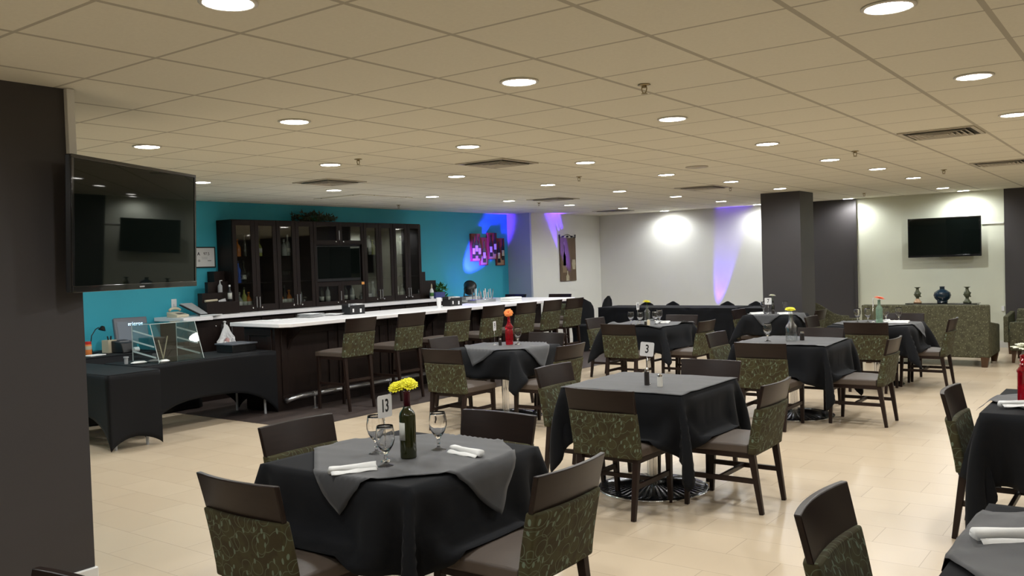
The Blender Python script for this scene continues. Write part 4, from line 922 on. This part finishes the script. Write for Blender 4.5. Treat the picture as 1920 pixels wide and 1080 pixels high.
# ------------------------------------------------------------------ wall things on the teal and pale walls
t = thing('wine_wall_art', 'wine bottle wall art on staggered red boards on the teal wall', 'wall art', (TX, 13.2, 1.9), 0)
for k, (y0, y1, z0, z1, xo, nb) in enumerate([(-.51, -.25, -.20, .31, .05, 3), (-.25, -.01, -.28, .24, .03, 1), (-.01, .25, -.17, .33, .05, 2), (.25, .51, -.29, .23, .035, 2)]):
    p = obj('board', G().box(.002, xo, y0, y1, z0, z1), 'boardred', t)
    obj('label_block', G().box(xo, xo+.004, y0+.02, y1-.04, z0+.01, z0+(.13 if k != 1 else .18)), 'boardtan', p)
    for q in range(nb):
        yc = y0+(y1-y0)*(q+.5)/nb; r = .043; zb_ = z0+.05+.05*(q % 2); h = .40
        out = [(-r, 0), (r, 0), (r, h*.6), (.012, h*.72), (.012, h), (-.012, h), (-.012, h*.72), (-r, h*.6)]
        b_ = obj('painted_bottle', G().prism(out, frame_m((xo+.004, yc, zb_), (0, 1, 0), (0, 0, 1)), .008), 'darksp', p)
        obj('painted_label', G().box(xo+.012, xo+.0135, yc-r*.85, yc+r*.85, zb_+.08, zb_+.19), 'cream', b_)
t = thing('tall_wall_art', 'tall narrow brown wine picture with a black scroll top on the pale wall', 'wall art', (-9.75, 15.09, 1.70), 0)
obj('panel', G().box(.004, .028, -.29, .29, -.45, .42), 'artbrown', t, bevel=.004)
def silh(y, z, r, h, m, x=.028): 
    out = [(-r, 0), (r, 0), (r, h*.45), (r*.5, h*.6), (r*.28, h*.68), (r*.28, h), (-r*.28, h), (-r*.28, h*.68), (-r*.5, h*.6), (-r, h*.45)]
    obj('painted_bottle', G().prism(out, frame_m((x, y, z), (0, 1, 0), (0, 0, 1)), .003), m, t)
silh(-.15, -.28, .075, .62, 'artmid'); silh(-.14, -.14, .05, .42, 'artpale'); silh(-.05, -.445, .055, .20, 'artpale', .031)
obj('painted_glass', G().prism([(-.05, 0), (.05, 0), (.07, .12), (.05, .2), (-.05, .2), (-.07, .12)], frame_m((.028, .20, -.22), (0, 1, 0), (0, 0, 1)), .003), 'artpale', t)
g = G().tube([(.02, -.29, .42), (.02, -.29, .47)], .012, 8).tube([(.02, .29, .42), (.02, .29, .47)], .012, 8)
g.tube([(.02, -.28, .43), (.02, -.18, .44), (.02, -.08, .475), (.02, 0, .49), (.02, .08, .475), (.02, .18, .44), (.02, .28, .43)], .006, 8)
for y in (-.16, 0, .16): g.lathe([(0, -.02), (.02, -.01), (.025, 0), (.02, .012), (0, .02)], 10, (.02, y, .445))
for y in (-.29, .29): g.lathe([(0, -.015), (.02, 0), (0, .018)], 10, (.02, y, .475))
obj('scroll_top', g, 'ink', t)
t = thing('framed_certificate', 'framed white certificate reading A 97.5 on the teal wall', 'certificate', (TX, 7.07, 1.845), 0)
g = G().box(.002, .016, -.165, .165, -.14, -.125).box(.002, .016, -.165, .165, .125, .14).box(.002, .016, -.165, -.152, -.125, .125).box(.002, .016, .152, .165, -.125, .125)
obj('frame', g, 'ink', t); pc = obj('certificate_sheet', G().box(.002, .010, -.152, .152, -.125, .125), 'paper', t)
fm = frame_m((.0106, 0, 0), (0, 1, 0), (0, 0, 1))
text('A', .062, 'letter', 'ink', pc, fm @ Matrix.Translation((-.09, .045, 0)), bold=.001); text('97.5', .055, 'score', 'ink', pc, fm @ Matrix.Translation((.03, .045, 0)))
obj('fine_print', G().box(.0102, .0108, -.05, .05, .0, .004).box(.0102, .0108, -.04, .04, -.012, -.008).box(.0102, .0108, -.045, .045, -.024, -.020).box(.0102, .0108, -.10, -.07, -.06, -.03), 'faint', pc)
obj('signature_mark', G().box(.0102, .0108, .045, .10, -.05, -.043), 'ink', pc)
tag(obj('wall_outlet', G().box(TX, TX+.008, 6.555, 6.63, 1.19, 1.31).box(TX+.008, TX+.030, 6.58, 6.61, 1.21, 1.25), 'paper', bevel=.003), 'white wall outlet with plug on the teal wall above the telephone', 'outlet')

# ------------------------------------------------------------------ left: television, buffet tables, cash desk
def television(name, label, cx, cy, cz, w_, h, nrm, bracket=None, logo=True):
    t = thing(name, label, 'television', (cx, cy, cz), math.atan2(nrm[1], nrm[0])+PI/2, None)   # local -y is the screen normal
    obj('housing', G().box(-w_/2, w_/2, .0, .032, -h/2, h/2).box(-w_/3, w_/3, .032, .070, -h/3.2, h/3.2), 'blackpl', t, bevel=.006)
    bz = .018
    obj('bezel', G().box(-w_/2, w_/2, -.008, 0, h/2-bz, h/2).box(-w_/2, w_/2, -.010, 0, -h/2, -h/2+.032).box(-w_/2, -w_/2+bz, -.008, 0, -h/2+.032, h/2-bz).box(w_/2-bz, w_/2, -.008, 0, -h/2+.032, h/2-bz), 'gloss', t, bevel=.002)
    obj('screen', G().box(-w_/2+bz, w_/2-bz, -.004, -.001, -h/2+.032, h/2-bz), 'screen', t)
    if logo: obj('logo_plate', G().box(-.022, .022, -.0115, -.010, -h/2+.011, -h/2+.018), 'lightgrey', t)
    return t
nn = Vector((.900, .435)).normalized()
d_ = Vector((-.435, .900)).normalized()
L0 = Vector((-4.36, 2.235)); c_ = L0+d_*.575
tv = television('wall_television', 'large black television on a swivel mount on the charcoal column at left', c_.x, c_.y, 1.893, 1.15, .69, nn)
tv.rotation_euler.x = math.radians(2.25)
obj('swivel_arm', G().bar((-.30, .075, .05), (-.38, .16, .05), .05, .05).box(-.12, .12, .075, .09, -.15, .15), 'blackpl', tv)
def spandex(x0, x1, y0, y1, z, label, arch=(.28, .3, .28, .3)):
    t = thing('skirted_table', label, 'table', ((x0+x1)/2, (y0+y1)/2, 0), 0, 'tables in black stretch covers'); a, b = (x1-x0)/2, (y1-y0)/2
    cor = [(a, -b), (a, b), (-a, b), (-a, -b)]; per = []; n = 22; hem = []; arc = []
    for k in range(4):
        p, q = cor[k], cor[(k+1) % 4]; L = math.hypot(q[0]-p[0], q[1]-p[1]); nx, ny = (q[1]-p[1])/L, -(q[0]-p[0])/L
        for i in range(n):
            s = i/n; c = abs(2*s-1); u_ = max(0, 1-c**(3.0 if L > 1 else 1.8)); per.append((p[0]+(q[0]-p[0])*s, p[1]+(q[1]-p[1])*s, nx, ny)); hem.append(.012+arch[k]*u_**.8); arc.append(u_*(.05 if L > 1 else .03))
    m = 14; P = np.zeros((m, len(per)+1, 3))
    for i in range(len(per)+1):
        X, Y, nx, ny = per[i % len(per)]; h = hem[i % len(per)]
        for j in range(m):
            s = j/(m-1); zz = z-(z-h)*s; ins = arc[i % len(per)]*(math.sin(s*PI*.5)**1.5)
            P[j, i] = (X-nx*ins, Y-ny*ins, zz)
    g = G().grid(P); g.box(-a, a, -b, b, z-.012, z+.004)
    obj('stretch_cover', g, 'spandex', t, smooth='auto', solid=.002)
    for sx in (-1, 1):
        for sy in (-1, 1): obj('leg', G().tube([(sx*(a-.10), sy*(b-.10), 0), (sx*(a-.10), sy*(b-.10), z-.02)], .014, 8), 'lightgrey', t)
spandex(-9.4, -7.80, 4.28, 4.80, .715, 'small black stretch-covered table end nearest the charcoal column at left', (.10, .3, .12, .3))
spandex(-8.92, -8.20, 4.86, 6.50, .715, 'long black stretch-covered buffet table touching the bar end', (.30, .16, .30, .16))
t = thing('cash_desk', 'black draped desk against the teal wall carrying the cash register terminal', 'desk', (-9.85, 5.35, 0), 0)
obj('desk_top', G().box(-.44, .42, -1.0, .98, .72, .748), 'spandex', t, bevel=.004)
n = 80; P = np.zeros((5, n, 3))
for i in range(n):
    s = i/(n-1)*3
    if s < 1: X, Y, nx, ny = -.44+.86*s, -1.0, 0, -1
    elif s < 2: X, Y, nx, ny = .42, -1.0+1.98*(s-1), 1, 0
    else: X, Y, nx, ny = .42-.86*(s-2), .98, 0, 1
    for j in range(5): P[j, i] = (X+nx*.012*(1+math.sin(i*1.1))*j/4, Y+ny*.012*(1+math.sin(i*1.1))*j/4, .735-.72*j/4)
obj('desk_skirt', G().grid(P), 'spandex', t, smooth=True, solid=.002)
ZD = .750
t = thing('cash_terminal', 'grey touch screen cash register terminal reading micros', 'cash register', (-9.86, 5.72, ZD), math.radians(-14))   # faces +x
sm = Matrix.Translation((0, 0, .22)) @ Matrix.Rotation(math.radians(-16), 4, 'Y')
obj('monitor', G().box(-.05, .02, -.19, .19, -.15, .17, sm), 'greypl', t, bevel=.012)
scr = obj('screen', G().box(.02, .023, -.155, .155, -.105, .115, sm), 'termscreen', t)
text('micros', .062, 'logo_text', 'glow', scr, sm @ frame_m((.0238, .05, .085), (0, 1, 0), (0, 0, 1)), bold=.0003)
obj('stand', G().box(-.10, .08, -.12, .12, 0, .03).bar((-.02, 0, .03), (-.03, 0, .12), .12, .06), 'blackpl', t, bevel=.006)
t = thing('receipt_printer', 'black receipt printer left of the cash register terminal', 'printer', (-9.68, 5.52, ZD), .1)
obj('body', G().hexa([(-.12, -.10, 0), (.12, -.10, 0), (.12, .10, 0), (-.12, .10, 0)], [(-.12, -.10, .14), (.09, -.10, .11), (.09, .10, .11), (-.12, .10, .14)]), 'blackpl', t, bevel=.008)
obj('paper_slot', G().box(.0, .01, -.06, .06, .123, .128), 'lightgrey', t)
t = thing('receipt_printer', 'second black box printer in front of the terminal, right of the first', 'printer', (-9.56, 5.80, ZD), 0); obj('body', G().box(-.11, .11, -.11, .11, 0, .15), 'blackpl', t, bevel=.008); obj('control_buttons', G().box(.02, .06, -.07, .07, .15, .154), 'greypl', t)
t = thing('desk_lamp', 'black gooseneck desk lamp on the cash desk', 'lamp', (-9.98, 5.30, ZD), 0)
obj('base', G().lathe([(.06, 0), (.06, .01), (.02, .018), (0, .018)], 20), 'blackpl', t, smooth='auto')
obj('gooseneck', G().tube([(0, 0, .015), (0, -.015, .10), (0, .0, .20), (0, .05, .27), (0, .09, .29)], .006, 8), 'blackpl', t, smooth=True)
obj('lamp_shade', G().lathe([(.016, .05), (.026, .04), (.045, 0), (.042, 0), (.022, .038), (0, .045)], 20, m=Matrix.Translation((0, .125, .255)) @ Matrix.Rotation(math.radians(-20), 4, 'X')), 'gloss', t, smooth='auto')
t = thing('file_box', 'cream card holder box beside the desk lamp', 'box', (-9.82, 5.42, ZD), .1); obj('box_body', G().box(-.06, .06, -.055, .055, 0, .145), 'cream', t); obj('pens', G().tube([(0, -.01, .14), (0, -.02, .19)], .008, 6).tube([(0, .02, .14), (0, .025, .19)], .009, 6), 'blackpl', t)
t = thing('snack_jar', 'small jar with a red lid beside the charcoal column on the cash desk', 'jar', (-9.80, 5.16, ZD), 0); obj('jar_body', G().lathe([(.035, 0), (.037, .004), (.037, .11), (.03, .12)], 18), 'orangel', t, smooth='auto'); obj('lid', G().lathe([(.034, .12), (.034, .15), (0, .151)], 18), 'red', t, smooth='auto'); obj('label_band', G().lathe([(.0376, .06), (.0376, .10)], 18), 'cream', t)
tag(obj('folded_cloth', G().box(-.07, .07, -.10, .10, 0, .012), 'napkin', None, (-9.60, 5.12, ZD), .2, bevel=.004), 'white folded paper at the edge of the cash desk', 'paper')
tag(obj('receipt_roll', G().tube([(0, -.03, .03), (0, .03, .03)], .03, 16), 'paper', None, (-9.52, 5.57, ZD)), 'crumpled white receipt at the right of the black printer', 'paper')
# acrylic display case
ZB = .7205
t = thing('display_case', 'clear acrylic pastry display case with slanted front on the buffet table', 'display case', (-8.52, 5.35, ZB), 0)
a, b = .245, .26; tf = .10; H = .40
obj('base_plate', G().box(-a-.02, a+.02, -b-.02, b+.02, 0, .008), 'acrylic', t, bevel=.001)
obj('top_plate', G().box(-a, tf, -b, b, H-.006, H), 'acrylic', t)
obj('front_pane', G().hexa([(a-.006, -b, .008), (a, -b, .008), (a, b, .008), (a-.006, b, .008)], [(tf-.006, -b, H-.006), (tf, -b, H-.006), (tf, b, H-.006), (tf-.006, b, H-.006)]), 'acrylic', t)
for s in (-1, 1):
    y0, y1 = (s*b-.004, s*b) if s > 0 else (s*b, s*b+.004)
    g = G().hexa([(-a, y0, .008), (a-.007, y0, .008), (a-.007, y1, .008), (-a, y1, .008)], [(-a, y0, H-.006), (tf-.007, y0, H-.006), (tf-.007, y1, H-.006), (-a, y1, H-.006)])
    sp_ = obj('side_pane', g, 'acrylic', t)
    for zz in (.05, .16, .27):
        obj('shelf_rail', G().hexa([(-a+.02, s*b-s*.006-.008, zz+.05), (a-.05-zz*.25, s*b-s*.006-.008, zz), (a-.05-zz*.25, s*b-s*.006+.004*0, zz), (-a+.02, s*b-s*.006, zz+.05)], [(-a+.02, s*b-s*.006-.008, zz+.065), (a-.05-zz*.25, s*b-s*.006-.008, zz+.015), (a-.05-zz*.25, s*b-s*.006, zz+.015), (-a+.02, s*b-s*.006, zz+.065)]), 'acrylic_edge', sp_)
for q_ in (((a, -b, .008), (tf, -b, H)), ((a, b, .008), (tf, b, H)), ((tf, -b, H), (tf, b, H)), ((-a, -b, H), (tf, -b, H)), ((-a, -b, .01), (-a, -b, H)), ((-a, b, .01), (-a, b, H))):
    obj('polished_edge', G().tube(q_, .0035, 6), 'acrylic_edge', t)
tag(obj('serving_tongs', G().bar((0, 0, 0), (.03, .04, .24), .012, .006).bar((0, 0, 0), (-.03, -.03, .2), .012, .006), 'cream', None, (-8.62, 5.35, ZB+.012)), 'pale upright tongs seen through the acrylic display case', 'tongs')
tag(obj('shot_glass', G().lathe([(.018, 0), (.020, .06), (.026, .062), (.026, .075), (0, .076)], 16), 'lightgrey', None, (-8.62, 4.93, ZB)), 'small grey lidded container left of the acrylic case', 'container')
tag(obj('crumpled_napkin', G().lathe([(.03, 0), (.045, .012), (.03, .024), (0, .026)], 12, sx=1.2, sy=2.0), 'napkin', None, (-8.50, 5.0, ZB+.001)), 'white rolled napkin at the front left foot of the acrylic case', 'napkin')
tag(obj('paper_scrap', G().lathe([(.03, 0), (.04, .012), (.02, .026), (0, .028)], 12, sx=1.2, sy=1.5), 'napkin', None, (-8.30, 5.16, ZB+.009)), 'crumpled white napkin inside the acrylic case', 'napkin')
t = thing('storage_box', 'shallow black lidded box on the far end of the buffet table', 'box', (-8.60, 6.26, ZB), 0)
obj('box_body', G().box(-.15, .15, -.16, .16, 0, .085), 'blackpl', t, bevel=.006); obj('lid', G().box(-.165, .165, -.175, .175, .085, .102), 'greypl', t, bevel=.004)
t = thing('paper_bag', 'white paper bag hanging from a back counter door handle', 'bag', (-9.70, 6.90, .985), 0)
rng = random.Random(2); P = np.zeros((9, 9, 3))
for i in range(9):
    for j in range(9):
        s = i/8; wd = .02+.11*min(1, s*1.8); P[i, j] = (.02+.035*math.sin(j*1.9+i*.8)*s+.02*s, (j/8-.5)*2*wd+.02*math.sin(i*2.1)*s, -.02-.33*s-.05*((j*3) % 4)/4*s)
obj('bag_sheet', G().grid(P), 'paper', t, solid=.002); obj('printed_patch', G().grid(P[4:6, 3:6]+np.array([.004, 0, 0])), 'pink', t, solid=.001); obj('knotted_top', G().lathe([(.02, -.04), (.012, 0), (.024, .02), (0, .03)], 10), 'paper', t)

# ------------------------------------------------------------------ banquet table and spandex chairs
t = thing('banquet_table', 'long banquet table under draped black cloth along the pale far wall', 'table', (-7.24, 14.68, 0), 0)
a, b = 1.335, .375
obj('tabletop', G().box(-a, a, -b, b, .725, .752), 'darkwood', t)
for sx in (-1, 0, 1): obj('trestle_leg', G().box(sx*(a-.3)-.02, sx*(a-.3)+.02, -b+.08, b-.08, 0, .03).box(sx*(a-.3)-.02, sx*(a-.3)+.02, -.03, .03, .03, .725), 'iron', t)
cor = [(-a, -b), (a, -b), (a, b), (-a, b)]; per = []
for k in range(4):
    p, q = cor[k], cor[(k+1) % 4]; L = math.hypot(q[0]-p[0], q[1]-p[1]); n = int(L/.022); nx, ny = (q[1]-p[1])/L, -(q[0]-p[0])/L
    for i in range(n): per.append((p[0]+(q[0]-p[0])*i/n, p[1]+(q[1]-p[1])*i/n, nx, ny, i/n*L, k))
m = 14; P = np.zeros((m, len(per)+1, 3))
for i in range(len(per)+1):
    X, Y, nx, ny, s, k = per[i % len(per)]
    for j in range(m):
        v = j/(m-1); sw = abs(math.sin(s*PI/1.0)); o_ = .012+.02*v+(.022*math.sin(s*26+1.4*math.sin(s*5))+.016*math.sin(s*47+v*5))*v*(.4+.6*sw)
        dr = .018*math.sin(v*22+sw*9)*max(0, 1-v*1.6)*sw
        P[j, i] = (X+nx*(o_+dr), Y+ny*(o_+dr), .758-.748*v)
g = G().grid(P).box(-a-.012, a+.012, -b-.012, b+.012, .7535, .758)
tag(obj('banquet_cloth', g, 'cloth', None, (-7.24, 14.68, 0), smooth='auto', solid=.0015), 'black gathered cloth hanging over the long banquet table', 'tablecloth')
def cloth_chair(x, y, rz, label, hb=.94):
    t = thing('covered_chair', label, 'chair', (x, y, 0), rz, 'round-backed chairs in black stretch covers')
    g = G(); n = 24; m = 12; P = np.zeros((m, n+1, 3))
    # body: skirt, seat, rounded back as one stretched cover
    for i in range(n+1):
        th = 2*PI*i/n
        for j in range(m):
            v = j/(m-1); z = .46*v; c = 1-.10*math.sin(v*PI); X, Y = math.copysign(abs(math.cos(th))**.6, math.cos(th))*.215*c, math.copysign(abs(math.sin(th))**.6, math.sin(th))*.215*c
            P[j, i] = (X, Y, z+(.10*(1-v)*abs(math.sin(2*th))**1.5 if v < .6 else 0))
    g.grid(P); g.lathe([(.21, .455), (.20, .475), (0, .48)], 20)
    obj('seat_cover', g, 'spandex', t, smooth='auto')
    g = G(); vs = []
    for s in (0, 1):
        P = np.zeros((10, 13, 3))
        for a_ in range(10):
            z = .30+(hb-.30)*a_/9; hw = .205*math.sqrt(max(0, 1-max(0, (z-hb+.24)/.241)**2)) if z > hb-.24 else .205
            for c_ in range(13):
                u_ = -1+2*c_/12; P[a_, c_] = (u_*hw, -.20-.10*(z-.3)/.6+(.022 if s else -.022)*(1-abs(u_)**6)+.03*u_*u_*.5, z)
        g.grid(P)
    obj('back_cover', g, 'spandex', t, smooth=True)
cloth_chair(-8.97, 14.85, math.radians(150), 'round-backed chair in black stretch cover at the left end of the banquet table')
cloth_chair(-8.60, 13.78, math.radians(-150), 'round-backed chair in black stretch cover just beyond the end bar stool')
for k, x in enumerate((-8.28, -7.72, -6.6, -6.05)):
    cloth_chair(x, 15.42, PI, 'covered chair behind the banquet table, its rounded top just showing, '+['first from left', 'second from left', 'third from left', 'rightmost'][k], hb=.80)
tag(obj('side_table_cloth', G().box(-.38, .38, -.35, .35, .74, .752).grid(np.array([[(.0+X*(1+.02*v), Y*(1+.02*v), .75-.74*v) for X, Y in [(-.38, -.35), (-.2, -.36), (0, -.35), (.2, -.36), (.38, -.35), (.39, 0), (.38, .35), (-.38, .35), (-.39, 0), (-.38, -.35)]] for v in (0, .5, 1)])), 'cloth', None, (-5.46, 14.7, 0), solid=.002), 'plain black draped side table between banquet table and charcoal column', 'table')

# ------------------------------------------------------------------ lounge: sofa, console, armchairs, wall TV
t = thing('sofa', 'high-backed sofa in olive vine fabric, seen from behind', 'sofa', (-2.77, 14.0, 0), 0)
W2 = .83
obj('back', G().hexa([(-W2, -.48, .13), (W2, -.48, .13), (W2, -.30, .13), (-W2, -.30, .13)], [(-W2-.01, -.50, .86), (W2+.01, -.50, .86), (W2-.0, -.36, .86), (-W2, -.36, .86)]), 'sofafab', t, bevel=.02, seg=3)
obj('seat_base', G().box(-W2+.16, W2-.16, -.31, .42, .13, .40), 'sofafab', t, bevel=.02)
for k in (-1, 1):
    obj('arm', G().hexa([(k*W2-(.16 if k > 0 else 0), -.32, .13), (k*W2+(.0 if k > 0 else .16), -.32, .13), (k*W2+(.0 if k > 0 else .16), .46, .13), (k*W2-(.16 if k > 0 else 0), .46, .13)], [(k*W2-(.16 if k > 0 else 0), -.34, .62), (k*W2+(0 if k > 0 else .16), -.34, .62), (k*W2+(0 if k > 0 else .16), .46, .54), (k*W2-(.16 if k > 0 else 0), .46, .54)]), 'sofafab', t, bevel=.02)
    obj('seat_cushion', G().box(.01 if k > 0 else -W2+.17, W2-.17 if k > 0 else -.01, -.28, .44, .40, .50), 'sofafab', t, bevel=.03, seg=3)
for sx in (-1, 1):
    for sy in (-.43, .40): obj('leg', G().bar((sx*(W2-.07), sy, 0), (sx*(W2-.06), sy, .14), .07, .07, .10, .10), 'walnut', t)
t = thing('console_table', 'low black console with gloss top behind the sofa', 'console', (-2.97, 15.95, 0), 0)
obj('top', G().box(-.54, .54, -.17, .17, .74, .758), 'gloss', t, bevel=.003); obj('lower_shelf', G().box(-.50, .50, -.15, .15, .25, .268), 'gloss', t)
for sx in (-1, 1):
    for sy in (-1, 1): obj('leg', G().box(sx*.50-.02, sx*.50+.02, sy*.14-.02, sy*.14+.02, 0, .74), 'gloss', t)
ZV = .759
t = thing('round_vase', 'squat dark blue glazed vase in the middle of the console', 'vase', (-2.97, 15.95, ZV)); obj('vase_body', G().lathe([(.075, 0), (.085, .01), (.08, .035), (.12, .08), (.135, .125), (.12, .175), (.07, .21), (.040, .225), (.036, .25), (.044, .268), (.038, .270), (.028, .24), (0, .23)], 32), 'navy', t, smooth='auto')
def candlestick(x, label):
    t = thing('figured_candlestick', label, 'candlestick', (x, 15.95, ZV), 0, 'glazed candlesticks on the console')
    obj('foot', G().lathe([(.06, 0), (.065, .015), (.05, .03), (.03, .06), (.025, .07)], 20), 'tanglaze' if x < -3 else 'jade', t, smooth='auto')
    g = G(); n = 20; pr = [(.025, .07), (.028, .09), (.045, .11), (.052, .14), (.048, .17), (.03, .20), (.022, .225), (.024, .24), (.048, .255), (.056, .262), (.03, .262), (0, .258)]
    g.lathe(pr, n)
    for k in range(10):
        a_ = k*.9; g.lathe([(0, -.014), (.013, -.004), (.012, .006), (0, .013)], 8, (.048*math.cos(a_), .048*math.sin(a_), .105+.008*k))
    obj('figured_stem', g, 'jade', t, smooth='auto')
candlestick(-3.35, 'mottled green candlestick left of the round blue vase')
candlestick(-2.60, 'mottled green candlestick right of the round blue vase')
television('wall_television', 'black television on the pale sage wall above the console', -2.98, 16.22, 1.845, 1.12, .66, (0, -1), logo=False)
tv2 = [o for o in COL.objects if o.name.startswith('wall_television')][-1]
obj('wall_mount', G().box(-.3, .3, .075, .205, -.2, .2), 'iron', tv2)
tag(obj('cable_channel', G().box(-2.44, -2.12, FY+.012, FY+.029, 2.035, 2.055), 'white'), 'thin painted cable channel running right from the wall television', 'raceway')
tag(obj('wall_thermostat', G().box(-2.17, -2.13, FY+.005, FY+.03, .60, .68), 'paper'), 'small white outlet box low on the sage wall right of the sofa', 'outlet')
def armchair(x, y, rz, label, high=False):
    t = thing('lounge_armchair', label, 'armchair', (x, y, 0), rz, 'lounge armchairs')
    hb = .90 if high else .66
    obj('backrest', G().hexa([(-.33, -.36, .2), (.33, -.36, .2), (.33, -.24, .2), (-.33, -.24, .2)], [(-.30, -.46, hb), (.30, -.46, hb), (.28, -.34, hb), (-.28, -.34, hb)]), 'sofafab', t, bevel=.025, seg=3)
    for s in (-1, 1):
        if high:
            out = [(-.36, .18), (.36, .18), (.36, .56), (.20, .57), (-.05, .66), (-.25, .80), (-.42, hb-.02), (-.40, .5)]
        else: out = [(-.36, .18), (.36, .18), (.36, .58), (-.40, .62)]
        x0 = s*.36-.035
        obj('arm', G().prism(out, frame_m((x0+.07, 0, 0), (0, 1, 0), (0, 0, 1)) @ Matrix.Scale(-1, 4, (0, 0, 1)), .07), 'sofafab', t, bevel=.012)
    obj('seat_base', G().box(-.325, .325, -.26, .35, .18, .36), 'sofafab', t, bevel=.01)
    obj('seat_cushion', G().box(-.32, .32, -.24, .37, .36, .47), 'sofafab' if high else 'sagecush', t, bevel=.03, seg=3)
    for sx in (-1, 1):
        for sy in (-.31, .31): obj('leg', G().bar((sx*.31, sy*1.05, 0), (sx*.31, sy, .19), .035, .035, .06, .06), 'walnut', t)
armchair(-4.52, 15.1, math.radians(-62), 'tall sloping-arm armchair in vine fabric behind the charcoal column', True)
armchair(-1.62, 15.75, PI, 'low vine fabric armchair with sage seat near the far right wall')
armchair(-1.42, 14.55, math.radians(90), 'low vine fabric armchair at the right edge, in front of the other one')
